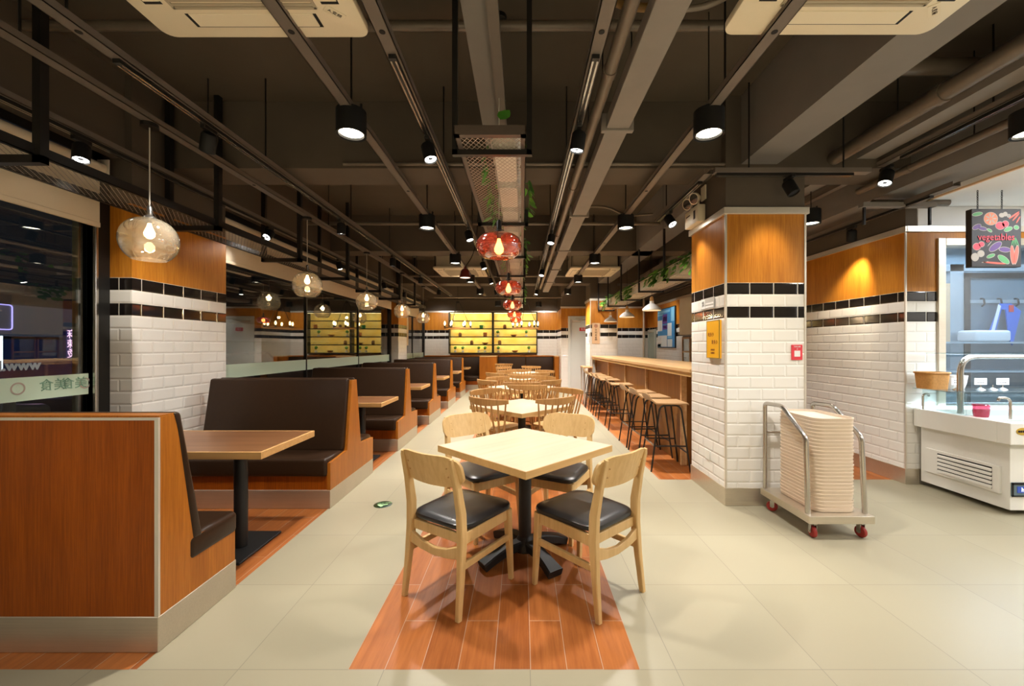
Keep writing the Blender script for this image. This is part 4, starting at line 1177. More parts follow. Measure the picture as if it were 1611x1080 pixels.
spot(None, (2.05, 2.98, 2.66), (2.04, 3.42, 1.95), 34, 46, .9, GOLD, .05)
track_spot(3.06, 3.44, 2.838, (2.3, 3.1, .6), 'black spotlight above the tray trolley, aimed down at it', 42, 60, r=.05)
track_spot(3.5, 4.35, 2.598, (3.70, 4.62, 1.75), 'black spotlight washing the wood panelling of the kitchen wall', 64, 66, col=GOLD)
track_spot(3.5, 6.3, 2.598, (3.70, 6.5, 1.75), 'black spotlight washing the kitchen wall behind the near pillar', 44, 62, col=GOLD)
track_spot(2.35, 5.35, 2.598, (1.9, 5.2, 1.1), 'nearest black spotlight behind the hanging bar planters', 20, 60)
track_spot(2.35, 7.2, 2.598, (1.9, 7.2, 1.1), 'second black spotlight behind the hanging bar planters', 20, 60)
track_spot(2.35, 9.0, 2.598, (1.64, 10.1, 2.0), 'third black spotlight behind the hanging bar planters, facing the far pillar', 20, 50)
spot(None, (1.3, 10.0, 2.6), (1.66, 10.3, 1.9), 22, 70, .9, WARM, .05)
spot(None, (3.3, 10.9, 2.55), (3.7, 11.2, 2.0), 8, 60, .9, WARM, .05)
spot(None, (2.9, 9.6, 2.6), (3.7, 10.2, 1.7), 40, 80, .9, COOL, .05)
spot(None, (1.6, 8.9, 2.6), (2.0, 9.92, 1.6), 40, 90, .9, WARM, .05)
spot(None, (2.6, 10.9, 2.6), (2.7, 11.9, 1.6), 40, 100, .9, WARM, .05)
for x in (-2.6, .8): spot(None, (x, 12.5, 2.6), (x, 13.4, 1.8), 40, 100, .9, WARM, .05)

# ---- glass globe pendants over the booths
def globe(x, y, zc, label, g, glassm, bulbm, rx, rz, red=False):
    t = thing('globe_pendant', label, 'pendant lamp', (x, y, zc), 0, g)
    prof = []
    for k in range(15):
        a = R(-58 + (82+58)*k/14)
        prof.append((rx*math.cos(a)**.82 if not red else rx*math.cos(a)**.7, rz*math.sin(a)))
    if red: prof = [(rx*.42,-rz*.96),(rx*.66,-rz*.90),(rx*.86,-rz*.66),(rx*.97,-rz*.30),(rx,0),(rx*.97,rz*.30),(rx*.87,rz*.62),(rx*.68,rz*.86),(rx*.42,rz*.98),(rx*.18,rz*1.02)]
    bm = B(); lathe(bm, prof, (0,0,0), 40); obj('glass_globe', bm, glassm, t)
    zt = prof[-1][1]
    bm = B(); lathe(bm, [(prof[-1][0]+.006, zt-.004),(.030,zt+.012),(.016,zt+.02),(.016,zt+.07),(.007,zt+.085),(.0,zt+.085)], (0,0,0), 18); lathe(bm, [(.013,zt+.01),(.013,zt-.035),(0,zt-.035)], (0,0,0), 14)
    obj('lamp_holder', bm, M['chrome'] if not red else M['blackmetal'], t)
    b0 = zt-.035
    bm = B(); lathe(bm, [(.010,b0),(.014,b0-.02),(.030,b0-.062),(.028,b0-.082),(.014,b0-.098),(0,b0-.102)], (0,0,0), 18); obj('bulb', bm, bulbm, t)
    top = ZS-zc if red else 2.805-zc
    bm = B(); cyl(bm, (0,0,zt+.08), (0,0,top), .004 if not red else .003, None, 6); obj('cord', bm, M['cord'], t)
    bm = B(); cyl(bm, (0,0,top-.025), (0,0,top), .05, None, 18); obj('ceiling_rose', bm, M['blackmetal'], t)
    point(t, (0, 0, b0-.055), 9 if not red else 6, (1,.72,.40) if not red else (1,.45,.2), .03)
    return t
for k, (x, y) in enumerate(((-2.47, 2.72), (-2.46, 4.70), (-2.44, 6.45), (-2.41, 8.25), (-2.43, 10.1))):
    globe(x, y, 2.03, 'clear glass globe lamp over the %s booth table' % ['nearest', 'second', 'third', 'fourth', 'fifth'][k], 'clear globe lamps over the booths', M['clear'], M['bulb'], .158, .150)
for k, y in enumerate((2.60, 4.46, 6.30, 8.12, 9.95)):
    globe(-.145, y, 1.965, '%s red glass pendant hanging under the planter tray' % ORD[k], 'red glass pendants over the table row', M['redglass'], M['redbulb'], .146, .080, True)

# ---- white dome pendants over the bar
for k, y in enumerate((6.5, 8.03, 9.55)):
    t = thing('dome_pendant', 'white dome pendant over the bar counter, %s from the near pillar' % ['first', 'second', 'third'][k], 'pendant lamp', (2.06, y, 1.895), 0, 'white dome pendants over the bar')
    bm = B(); lathe(bm, [(.142,0),(.147,.004),(.140,.025),(.110,.062),(.060,.098),(.034,.112),(.032,.150),(0,.150)], (0,0,0), 32)
    lathe(bm, [(.142,0),(.135,.022),(.105,.058),(.055,.092),(0,.100)], (0,0,0), 32); obj('shade', bm, M['white'], t)
    bm = B(); lathe(bm, [(.026,.150),(.030,.165),(.024,.205),(.012,.225),(0,.225)], (0,0,0), 18); obj('wood_neck', bm, M['walnutedge'], t)
    bm = B(); lathe(bm, [(0,.015),(.022,.022),(.030,.045),(.02,.075),(0,.09)], (0,0,0), 16); obj('bulb', bm, M['bulb'], t)
    bm = B(); cyl(bm, (0,0,.22), (0,0,ZS-1.895), .003, None, 6); obj('cord', bm, M['black'], t)
    spot(t, (2.06, y, 1.93), (2.06, y, 0), 18, 140, .6, WARM, .03)

# ---- dark red bell lamp near the far air conditioner
t = thing('bell_pendant', 'small dark red bell lamp hanging before the far booth side air conditioner', 'pendant lamp', (-.83, 6.0, 2.33))
bm = B(); lathe(bm, [(.080,0),(.082,.012),(.070,.05),(.062,.10),(.045,.125),(.016,.135),(.014,.165),(0,.165)], (0,0,0), 26); obj('shade', bm, plain('dark_red_enamel', (.16,.018,.015), .35), t)
bm = B(); lathe(bm, [(.076,.004),(0,.002)], (0,0,0), 26); obj('diffuser', bm, emit('pale_diffuser', (1,.85,.7), 1.2), t)
bm = B(); tube(bm, arc([(0,0,.16),(.10,0,.30),(.16,0,.50),(.2,0,1.09)], .1), .006, 6); obj('cord', bm, M['black'], t)

# ---- ring chandeliers before the lit shelves
for x, lab in ((-1.72, 'ring chandelier of candle bulbs before the lit shelves, booth side'), (.10, 'ring chandelier of candle bulbs before the lit shelves, nearer the grey door')):
    t = thing('ring_chandelier', lab, 'chandelier', (x, 11.0, 1.80), 0, 'ring chandeliers at the far end')
    bm = B(); lathe(bm, [(.33,0),(.355,0),(.355,.028),(.33,.028),(.33,0)], (0,0,0), 40); obj('ring', bm, M['oak'], t)
    for k in range(6):
        a = 2*PI*k/6 + .2; cx, cy = .342*math.cos(a), .342*math.sin(a)
        bm = B(); lathe(bm, [(.022,.02),(.026,.05),(.020,.06),(.016,.09),(0,.09)], (cx,cy,0), 12); c = obj('candle_holder', bm, M['blackmetal'], t)
        bm = B(); lathe(bm, [(.010,.09),(.024,.125),(.020,.16),(0,.20)], (cx,cy,0), 12); obj('bulb', bm, M['bulb'], c)
        if k % 2 == 0:
            bm = B(); tube(bm, [(cx,cy,.028), (cx*.12,cy*.12,.72)], .007, 6); obj('rope', bm, M['blackmetal'], t)
    bm = B(); cyl(bm, (0,0,.70), (0,0,1.62), .006, None, 6); lathe(bm, [(.05,.69),(.05,.73),(0,.73)], (0,0,0), 14); obj('hanger', bm, M['blackmetal'], t)
    point(t, (0,0,.30), 14, (1,.72,.40), .02)

# ================================================================== air conditioners
def cassette(x0, y0, z, label, note=True):
    t = thing('air_conditioner', label, 'air conditioner', (x0+.475, y0+.475, z), 0, 'ivory ceiling cassettes')
    bm = B(); prism(bm, rrect(.95,.95,.05,6), 'z', 0, .035, 0, .006, 2); obj('panel', bm, M['acwhite'], t)
    bm = B()
    for k in range(28): bx(bm, -.295, .295, -.29+k*.0211, -.29+k*.0211+.011, -.005, .001)
    bx(bm, -.305, .305, -.307, -.295, -.006, .002); bx(bm, -.305, .305, .295, .307, -.006, .002); bx(bm, -.307, -.295, -.305, .305, -.006, .002); bx(bm, .295, .307, -.305, .305, -.006, .002)
    obj('grille', bm, M['acdark'], t, False)
    for a in range(4):
        bm = B(); bx(bm, -.27, .27, .335, .405, -.004, .001, .002)
        bm.transform(Matrix.Rotation(a*PI/2, 4, 'Z')); v = obj('air_vane', bm, M['acwhite'], t, False)
        bm = B(); bx(bm, -.285, .285, .405, .409, -.0015, .0005); bx(bm, -.285, -.271, .335, .409, -.0015, .0005); bx(bm, .271, .285, .335, .409, -.0015, .0005)
        bm.transform(Matrix.Rotation(a*PI/2, 4, 'Z')); obj('slot_gap', bm, M['black'], v, False)
    bm = B(); bx(bm, -.42, .42, -.42, .42, .035, .32, .01); obj('housing', bm, M['beamlit'] if note else M['acdark'], t, False)
    bm = B()
    for sx in (-1, 1):
        for sy in (-1, 1): cyl(bm, (sx*.44, sy*.38, .05), (sx*.44, sy*.38, ZS-z), .005, None, 6)
    obj('hanger_rods', bm, M['blackmetal'], t)
    if note:
        l = thing('tmp', 'x', 'x'); del l['label']; del l['category']; l.name = 'rating_label'; l.parent = t; l.location = (.37, .33, -.002)
        bm = B(); bx(bm, -.02, .02, -.042, .042, -.001, .001); bm.transform(Matrix.Rotation(R(-45), 4, 'Z')); obj('sticker', bm, M['acwhite'], l, False)
        text('print', 'A.变频', .020, M['ink'], (0,0,-.002), (R(180),0,R(45)), l, .0003)
    return t
cassette(-1.655, .97, 2.775, 'ivory ceiling air conditioner above the foreground booth side')
cassette(.925, .955, 2.775, 'ivory ceiling air conditioner above the foreground on the bar side')
cassette(-1.66, 7.6, 2.775, 'far ivory ceiling air conditioner on the booth side', False)
cassette(.90, 7.6, 2.775, 'far ivory ceiling air conditioner on the bar side', False)

# ================================================================== hanging shelves and plants
def mk_leaf(bm, p, d, up, L, mi):
    d = d.normalized(); s = d.cross(up)
    s = s.normalized() if s.length > 1e-4 else Vector((1,0,0)); u = s.cross(d)
    pts = [(0,0),(.18,.34),(.48,.44),(.78,.24),(1,0)]
    mid = [bm.verts.new(p + d*a*L - u*(.12*a*a*L)) for a, w in pts]
    lf = [bm.verts.new(p + d*a*L + s*w*L + u*(.10*w - .12*a*a)*L) for a, w in pts[1:-1]]
    rt = [bm.verts.new(p + d*a*L - s*w*L + u*(.10*w - .12*a*a)*L) for a, w in pts[1:-1]]
    for side in (lf, rt):
        fs = [(mid[0], mid[1], side[0]), (mid[1], mid[2], side[1], side[0]), (mid[2], mid[3], side[2], side[1]), (mid[3], mid[4], side[2])]
        for f in fs:
            g = bm.faces.new(f if side is lf else f[::-1]); g.material_index = mi
def foliage(par, lx, ly, z, n, droop, L=.075, side=0):
    bm = B()
    for k in range(n):
        x, y = rnd.uniform(-lx, lx), rnd.uniform(-ly, ly)
        a = rnd.uniform(0, 2*PI)
        p = Vector((x, y, z + rnd.uniform(-.01, .09)))
        mk_leaf(bm, p, Vector((math.cos(a), math.sin(a), rnd.uniform(-.5, .7))), Vector((0,0,1)), L*rnd.uniform(.7, 1.25), rnd.choice((0,0,1)))
    for k in range(droop):
        sx = side if side else rnd.choice((-1, 1))
        x = sx*(lx + rnd.uniform(.03, .06)); y = rnd.uniform(-ly, ly); zz = z + .02
        ln = rnd.uniform(.08, .26); st = .028*L/.075; m = max(2, int(ln/st))
        vine = [Vector((sx*lx*.6, y, z+.01))]
        for j in range(m):
            q = Vector((x + rnd.uniform(-.012, .012), y + rnd.uniform(-.02, .02), zz - j*st)); vine.append(q)
            mk_leaf(bm, q, Vector((sx*rnd.uniform(.2,1), rnd.uniform(-1,1), -rnd.uniform(.1,.9))), Vector((sx,0,.4)), L*rnd.uniform(.6,1.05), rnd.choice((0,0,1)))
        tube(bm, vine, .0025, 4, False, 0)
    return obj('foliage', bm, [M['green'], M['greenlight']], par)
def planter(x, y, z, lx, ly, h, label, group, leaves=40, droop=5, side=0, taper=.86, leaf=.075):
    t = thing('potted_ivy' if leaves else 'planter_box', label, 'plant' if leaves else 'planter', (x, y, z), 0, group)
    bm = B(); t_ = bmesh.new(); rings = []
    for s, zz in ((taper,0),(1,h),(1.04,h),(1.04,h+.012),(.92,h+.012),(.90,h-.02)):
        rings.append([t_.verts.new((a*s, b*(1-(1-s)*.4), zz)) for a, b in rrect(lx*2, ly*2, min(.03, lx*.4), 4)])
    n = len(rings[0])
    for a, b in zip(rings, rings[1:]):
        for i in range(n): t_.faces.new((a[i], a[(i+1)%n], b[(i+1)%n], b[i]))
    t_.faces.new(rings[0][::-1]); t_.faces.new(rings[-1]); merge(bm, t_)
    obj('planter', bm, M['planter'], t)
    if leaves:
        bm = B(); prism(bm, rrect(lx*1.75, ly*1.8, .01, 3), 'z', h-.025, h-.008); obj('soil', bm, M['soil'], t)
        foliage(t, lx, ly, h, leaves, droop, leaf, side)
    return t

def hanging_shelf(name, label, x0, x1, y0, y1, z, hangers, mesh, framem, sides=(0, 1), lip=.04, cross=()):
    t = thing(name, label, 'hanging shelf', ((x0+x1)/2, y0, z))
    a, b, L = x0-(x0+x1)/2, x1-(x0+x1)/2, y1-y0
    bm = B()
    for x in (a, b):
        s = 1 if x == a else -1
        bx(bm, min(x, x+s*.004), max(x, x+s*.004), 0, L, 0, lip); bx(bm, min(x, x+s*.026), max(x, x+s*.026), 0, L, 0, .004)
    bx(bm, a, b, 0, .03, 0, lip); bx(bm, a, b, L-.03, L, 0, lip)
    obj('tray_frame', bm, framem, t, False)
    bm = B(); quad(bm, [(a+.004,.01,.005),(b-.004,.01,.005),(b-.004,L-.01,.005),(a+.004,L-.01,.005)]); obj('mesh_floor', bm, mesh, t, False)
    for y in hangers:
        yy = y-y0; w = .026 if lip < .05 else .042
        bm = B(); bx(bm, a-.03, b+.03, yy-w/2, yy+w/2, -w-.001, -.001)
        for k, x in enumerate((a-.03, b+.03-w)):
            if k in sides: bx(bm, x, x+w, yy-w/2, yy+w/2, -w, ZS-z)
            else: bx(bm, x, x+w, yy-w/2, yy+w/2, -w, .35)
        obj('hanger_frame', bm, M['blackmetal'], t, False)
    for y in cross:
        yy = y-y0
        bm = B(); bx(bm, a-.03, b+.03, yy-.013, yy+.013, -.027, -.001); bx(bm, a-.03, a-.004, yy-.013, yy+.013, -.027, .10); bx(bm, b+.004, b+.03, yy-.013, yy+.013, -.027, .10)
        obj('cross_frame', bm, M['blackmetal'], t, False)
    return t
hanging_shelf('hanging_mesh_shelf', 'long black wire mesh shelf hung over the booths by the windows', -2.94, -2.55, .2, 10.9, 2.335,
              (2.165, 3.43, 4.69, 5.98, 7.34, 8.52, 9.73), M['wire'], M['blackmetal'], (0, 1), .055)
hanging_shelf('hanging_planter_tray', 'brown mesh tray with planters hung above the table row', -.315, .02, 1.89, 10.4, 2.305, (2.04,), M['wirec'], M['trayframe'], (0, 1), .045, (3.235, 4.43, 5.63, 6.83, 8.03, 9.23))
t = hanging_shelf('hanging_bar_shelf', 'pale framed mesh shelf of ivy planters hung over the bar', 1.86, 2.20, 4.3, 10.0, 2.20, (5.31, 6.45, 7.61, 8.77, 9.86), M['wire'], M['alu'], (0,), .035)
k = 0
for y in (2.27, 2.72, 3.17, 3.7, 4.3, 5.0, 5.8, 6.6, 7.5, 8.4):
    planter(-.085, y, 2.312, .078, .20, .105, '%s ivy planter in the tray over the table row' % ORD[k], 'ivy planters in the ceiling tray', 26 if k else 6, 3 if k else 1, 0, .72); k += 1
k = 0
for y in (4.75, 5.38, 6.0, 6.62, 7.24, 7.86, 8.48, 9.10):
    lv = 0 if k in (3, 6) else 30
    planter(2.03, y, 2.207, .12, .27, .13, '%s whitewashed planter on the shelf over the bar, %s' % (ORD[k], 'full of ivy' if lv else 'without a plant'), 'whitewashed planters over the bar', lv, 7, -1, .97, .115); k += 1
t = thing('guard_wire', 'thin pale wire along the planters over the bar', 'wire', (1.85, 4.4, 2.33))
bm = B(); cyl(bm, (0,0,0), (0,5.5,0), .005, None, 6); tag(obj('wire', bm, M['alu'], t), 'x', 'x'); 
for ch in t.children: del ch['label']; del ch['category']
for yy in (1.0, 3.3, 5.4):
    bm = B(); cyl(bm, (0,yy,-.095), (0,yy,0), .004, None, 6); obj('standard', bm, M['alu'], t)

# ================================================================== lit shelves on the far wall
t = thing('lit_wall_shelf', 'wide yellow strip-lit shelving in two bays on the far wall', 'shelf', (-.93, 13.38, 1.12))
LX0, LX1, LZ = -1.39, 1.40, 1.28
back = NT('yellow_panel_painted_glow'); 
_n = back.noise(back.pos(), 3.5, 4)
_c = back.mix(back.mapr(_n, .3, .7), (1,.60,.08), (1,.80,.26)); back.set(_c, .5); back.put(back.b.inputs['Emission Color'], _c); back.b.inputs['Emission Strength'].default_value = .26  # glow of the LED strips put into the yellow as faint emission
bm = B(); bx(bm, LX0, LX1, -.012, .0, 0, LZ); obj('painted_glow_panel', bm, back.m, t, False)
fr = M['blackmetal']
bm = B(); D = -.24
bx(bm, LX0-.03, LX0, D, 0, -.03, LZ+.03); bx(bm, LX1, LX1+.03, D, 0, -.03, LZ+.03); bx(bm, LX0, LX1, D, 0, LZ, LZ+.03); bx(bm, LX0, LX1, D, 0, -.03, 0); bx(bm, -.03, .03, D, 0, 0, LZ)
obj('frame', bm, fr, t, False)
RH = LZ/5; SL = emit('shelf_led', (1,.82,.42), 5)
for r in range(5):
    for sx, (a, b) in enumerate(((LX0, -.03), (.03, LX1))):
        if r:
            bm = B(); bx(bm, a, b, D, -.012, r*RH-.006, r*RH+.008); bx(bm, a, b, D, D+.008, r*RH-.020, r*RH+.010); obj('shelf_board', bm, fr, t, False)
        bm = B(); bx(bm, a+.02, b-.02, D+.012, D+.028, (r+1)*RH-.018, (r+1)*RH-.008); obj('led_strip', bm, SL, t, False)
        area((-.93+(a+b)/2, 13.38+D+.04, 1.12+(r+1)*RH-.022), (-.93+(a+b)/2, 13.38, 1.12+(r+.35)*RH), b-a-.06, .012, 1.7, (1,.82,.46))
for a, b in ((LX0, -.03), (.03, LX1)):
    bm = B(); quad(bm, [(a,D+.004,0),(b,D+.004,0),(b,D+.004,LZ),(a,D+.004,LZ)]); obj('wire_front', bm, M['wirexz'], t, False)
bm = B(); bx(bm, -2.33, .49, 13.30, 13.4, 1.03, 1.088, .004); tag(obj('shelf_plinth', bm, M['beige']), 'tan ledge under the lit shelves', 'ledge')
cup = plain('green_ceramic', (.02,.35,.10), .3); tin = plain('orange_tin', (.50,.16,.03), .4); bar_ = plain('brown_wood_jar', (.25,.11,.03), .5)
def onshelf(px, r, kind, lab):
    x = (px-821)/645*13.2; z = 1.12 + r*RH + .0105; y = 13.24
    if kind == 'topiary':
        o = thing('topiary', lab, 'plant', (x, y, z), 0, 'little topiaries on the lit shelves')
        bm = B(); lathe(bm, [(0,0),(.032,0),(.042,.06),(.0,.06)], (0,0,0), 12); obj('pot', bm, M['paper'], o)
        bm = B(); cyl(bm, (0,0,.055), (0,0,.12), .005, None, 6); obj('stem', bm, M['oak'], o)
        bm = B(); t_ = bmesh.new(); bmesh.ops.create_icosphere(t_, subdivisions=2, radius=.05)
        for v in t_.verts: v.co *= rnd.uniform(.88, 1.14); v.co.z += .15
        merge(bm, t_); obj('ball', bm, M['green'], o)
    else:
        prof, m, nm, g = {'cup': ([(0,0),(.055,0),(.062,.11),(.055,.11),(.05,.01),(0,.01)], cup, 'green_mug', None),
                   'tin': ([(0,0),(.06,0),(.06,.12),(.056,.13),(0,.13)], tin, 'storage_tin', 'tins on the lit shelves'),
                   'jar': ([(0,0),(.05,0),(.055,.03),(.05,.10),(.035,.115),(.035,.13),(0,.13)], bar_, 'wooden_jar', 'jars on the lit shelves'),
                   'bowl': ([(0,0),(.05,0),(.11,.06),(.105,.06),(.045,.012),(0,.012)], tin, 'wooden_bowl', 'bowls on the lit shelves')}[kind]
        bm = B(); lathe(bm, prof, (0,0,0), 18)
        if kind == 'cup': tube(bm, arc([(.058,0,.09),(.10,0,.09),(.10,0,.03),(.055,0,.03)], .02, 3), .008, 6)
        o = obj(nm, bm, m); o.location = (x, y, z); tag(o, lab, {'cup':'mug','tin':'tin','jar':'jar','bowl':'bowl'}[kind], g)
ITEMS = [(716,0,'topiary','first from the booth end of the bottom lit shelf'),(728,0,'topiary','second from the booth end of the bottom lit shelf'),(753,0,'topiary','third from the booth end of the bottom lit shelf'),
 (763,0,'topiary','fourth from the booth end of the bottom lit shelf, beside the middle post'),(784,0,'topiary','just past the middle post on the bottom lit shelf'),(832,0,'topiary','at the door end of the bottom lit shelf'),
 (783,2,'topiary','on the middle lit shelf just past the middle post'),(828,2,'topiary','on the middle lit shelf at the door end'),
 (757,3,'cup','green mug on the second shelf from the top of the lit shelving'),(763,2,'tin','orange-brown tin on the middle lit shelf'),(723.5,2,'jar','brown jar on the middle lit shelf at the booth end'),
 (742,1,'jar','brown jar on the second lowest lit shelf, booth bay'),(786,1,'jar','tall brown jar on the second lowest lit shelf, past the middle post'),(794,3,'jar','brown jar on the upper lit shelf past the middle post'),
 (833,3,'tin','tin on the upper lit shelf at the door end'),(808,2,'bowl','shallow orange bowl on the middle lit shelf'),(810,0,'bowl','orange bowl on the bottom lit shelf between topiaries'),(763,1,'bowl','shallow bowl on the second lowest lit shelf')]
for px, r, kd, lab in ITEMS: onshelf(px, r, kd, ('round topiary, ' + lab) if kd == 'topiary' else lab)
for x in (-1.62, -.24):
    area((x, 13.15, 2.3), (x, 13.38, 1.2), 1.2, .05, 4, (1,.78,.35))

# ================================================================== doors, posters, signs
t = bpy.data.objects.new('door_1', None); COL.objects.link(t); t.location = (1.34, 11.9, 0); t['kind'] = 'structure'
bm = B(); bx(bm, 0, .07, -.03, .10, 0, 2.2, .004); bx(bm, .93, 1.0, -.03, .10, 0, 2.2, .004); bx(bm, .07, .93, -.03, .10, 2.13, 2.2, .004); obj('frame', bm, M['greydoor'], t, False)
bm = B(); bx(bm, .07, .93, .0, .05, 0.005, 2.13); obj('door_leaf', bm, M['greydoor'], t, False)
bm = B(); bx(bm, .12, .36, -.06, .0, 2.02, 2.08, .004); bar(bm, [(.30,-.05,2.05),(.50,-.18,2.08),(.22,-.03,2.14)], .02, .02, (0,0,1)); obj('door_closer', bm, M['steel'], t, False)
bm = B(); cyl(bm, (.86,-.05,1.0), (.74,-.05,1.0), .010, None, 10); bx(bm, .84, .88, -.06, 0, .92, 1.08, .003); obj('handle', bm, M['chrome'], t)
bm = B(); bx(bm, .33, .55, -.006, 0, 1.77, 1.87, .002); s_ = obj('red_sign', bm, M['red'], t, False, 'small red sign on the grey door')
text('lettering', '安全', .07, M['paper'], (.44, -.009, 1.82), (R(90),0,0), t)
# glass cabinet door and service cupboard behind the bar
t = bpy.data.objects.new('door_2', None); COL.objects.link(t); t.location = (3.70, 11.3, 0); t['kind'] = 'structure'
bm = B(); 
for a, b, c, d in ((-.03,.60,1.72,1.80),(-.03,.60,.0,.9),(-.03,.02,.9,1.72),(.55,.60,.9,1.72)): bx(bm, -.05, 0, a, b, c, d, .004)
obj('frame', bm, M['beamlit'] if False else plain('grey_green_frame', (.36,.38,.32), .5), t, False)
bm = B(); bx(bm, -.03, -.02, .02, .55, .9, 1.72); obj('pane', bm, glass('misty_glass', (.8,.9,.85), 1.5, 0, .5, (.55,.62,.55)), t, False)
bm = B(); cyl(bm, (3.52, 11.82, 0), (3.52, 11.82, 2.8), .035, None, 14); tag(obj('standing_pipe', bm, M['steel']), 'upright grey pipe in the corner behind the bar', 'pipe')
t = thing('service_cupboard', 'tall cream cupboard with dark glazed lower doors against the kitchen wall', 'cupboard', (3.52, 8.30, 0))
bm = B(); bx(bm, -.16, .17, -.44, .44, 1.565, 2.33, .004); obj('cream_box', bm, plain('pale_grey_laminate', (.60,.57,.48), .5), t, False)
bm = B(); bx(bm, -.10, .17, -.42, .42, 0, 1.545, .004); obj('body', bm, M['blackmetal'], t, False)
for y0 in (-.40, .01):
    bm = B()
    for a, b, c, d in ((y0,y0+.39,1.48,1.52),(y0,y0+.39,1.20,1.23),(y0,y0+.025,.3,1.52),(y0+.365,y0+.39,.3,1.52),(y0,y0+.39,.3,.34)): bx(bm, -.12, -.10, a, b, c, d)
    dd = obj('door', bm, M['oak'], t, False)
    bm = B(); bx(bm, -.108, -.102, y0+.03, y0+.36, .34, 1.48); obj('pane', bm, M['window'], dd, False)
# blue notice board
t = thing('blue_poster', 'large blue notice board with white and purple panels behind the bar', 'poster', (3.695, 10.44, 1.285))
pb = plain('poster_blue', (.02,.22,.50), .45); ps = plain('poster_sky', (.18,.48,.72), .45); pp = plain('poster_purple', (.07,.03,.24), .45); pw = plain('poster_white', (.66,.72,.74), .5); pt = plain('poster_teal', (.02,.30,.50), .45)
bm = B(); bx(bm, -.03, 0, -.63, .63, 0, 1.02, .003); obj('frame', bm, M['blackmetal'], t, False)
bm = B(); bx(bm, -.034, -.03, -.61, .61, .02, 1.0); obj('board', bm, pb, t, False)
bm = B()
def pan(y0, y1, z0, z1, mi): bx(bm, -.037, -.034, -y1, -y0, z0, z1, mi=mi)     # y measured from left to right as seen
for a in ((-.60,-.25,.44,.72,0),(-.22,.12,.62,.86,1),(-.22,.12,.47,.58,1),(.14,.42,.30,.62,0),(-.60,.10,.03,.32,0),(.14,.46,.03,.22,0),(.38,.60,.66,1.0,2),(.16,.44,.25,.29,2),(-.60,.30,.90,.96,2),(-.60,-.20,.84,.88,2),(-.60,-.35,.03,.10,3),(-.14,-.06,.68,.80,0),(.0,.08,.68,.80,0),(-.16,.08,.52,.55,0)):
    pan(*a)
obj('printed_panels', bm, [pw, pp, ps, pt], t, False)
# beige sign with vertical writing on the far pillar
t = thing('beige_sign', 'tall beige sign with vertical writing on the far tiled pillar', 'sign', (1.79, 9.915, 1.39))
bm = B(); bx(bm, -.095, .095, -.012, 0, 0, .50, .003); obj('board', bm, M['beige'], t, False)
bm = B(); lathe(bm, [(.030,0),(.042,0),(.042,.002),(.030,.002),(.030,0)], (0,0,0), 24); lathe(bm, [(0,0),(.018,0),(.018,.002),(0,.002)], (0,0,0), 14); bm.transform(Matrix.Rotation(R(90),4,'X')); bm.transform(Matrix.Translation((0,-.0125,.43))); obj('emblem', bm, plain('red_brown_print', (.30,.07,.04), .6), t)
for k, ch in enumerate('文明用餐'): text('character', ch, .06, M['ink'], (0,-.0135,.33-.065*k), (R(90),0,0), t)
bm = B(); bx(bm, -.03, .03, -.013, -.012, .085, .105); obj('seal', bm, M['ink'], t, False)
t = thing('notice_sheet', 'pink and white notice on the aisle side of the far pillar', 'notice', (1.652, 10.15, 1.40))
bm = B(); bx(bm, -.004, 0, -.14, .14, 0, .26); obj('sheet', bm, M['paper'], t, False)
bm = B(); bx(bm, -.006, -.004, -.12, .05, .02, .22); obj('print', bm, plain('pink_print', (.60,.30,.26), .6), t, False)
# near pillar: yellow plaque, grey plate, red tag, socket
t = thing('yellow_plaque', 'golden yellow plaque with dark writing on the side of the near tiled pillar', 'sign', (1.698, 3.60, 1.225))
bm = B(); bx(bm, -.022, 0, -.117, .117, 0, .330, .003); obj('board', bm, M['yellow'], t, False)
bm = B(); bx(bm, -.0235, -.018, -.119, -.115, 0, .332); bx(bm, -.0235, -.018, .115, .119, 0, .332); bx(bm, -.0235, -.018, -.117, .117, .327, .331); bx(bm, -.0235, -.018, -.117, .117, -.001, .003); obj('edge', bm, plain('olive_edge', (.12,.09,.02), .5), t, False)
ink2 = plain('brown_ink', (.28,.10,.01), .6); rp = (R(90), 0, R(-90))
text('lettering', '吃多少', .040, ink2, (-.0226, .035, .205), rp, t, sx=.95); text('lettering', '拿多少', .040, ink2, (-.0226, -.035, .138), rp, t, sx=.95)
text('lettering', '杜绝浪费', .018, ink2, (-.0226, 0, .072), rp, t); text('lettering', '从我做起', .018, ink2, (-.0226, 0, .045), rp, t)
t = thing('grey_plate', 'grey and white notice plate between the black tile bands of the near pillar', 'sign', (1.695, 3.735, 1.667))
bm = B(); bx(bm, -.006, 0, -.13, .13, 0, .10); obj('plate', bm, plain('grey_plate_paint', (.48,.48,.46), .4), t, False)
bm = B(); bx(bm, -.008, -.006, .045, .118, .008, .092, .0); bx(bm, -.008, -.006, -.12, .035, .040, .056); bx(bm, -.008, -.006, -.12, .035, .012, .028); obj('print', bm, M['paper'], t, False)
text('pictogram', '禁', .055, plain('plate_ink', (.25,.25,.25), .6), (-.0088, .081, .05), rp, t)
t = thing('red_tag', 'small red tag with a white square on the front of the near tiled pillar', 'sign', (2.289, 3.412, 1.215))
bm = B(); bx(bm, -.045, .045, -.004, .006, 0, .127, .002); obj('card', bm, plain('tag_red', (.72,.05,.07), .4), t, False)
bm = B(); bx(bm, -.024, .024, -.006, -.004, .028, .078); obj('white_square', bm, M['paper'], t, False)
text('lettering', '扫码点餐', .014, M['paper'], (0, -.0055, .110), (R(90),0,0), t, .0005); text('lettering', '点', .012, M['paper'], (0, -.0055, .091), (R(90),0,0), t, .0005)
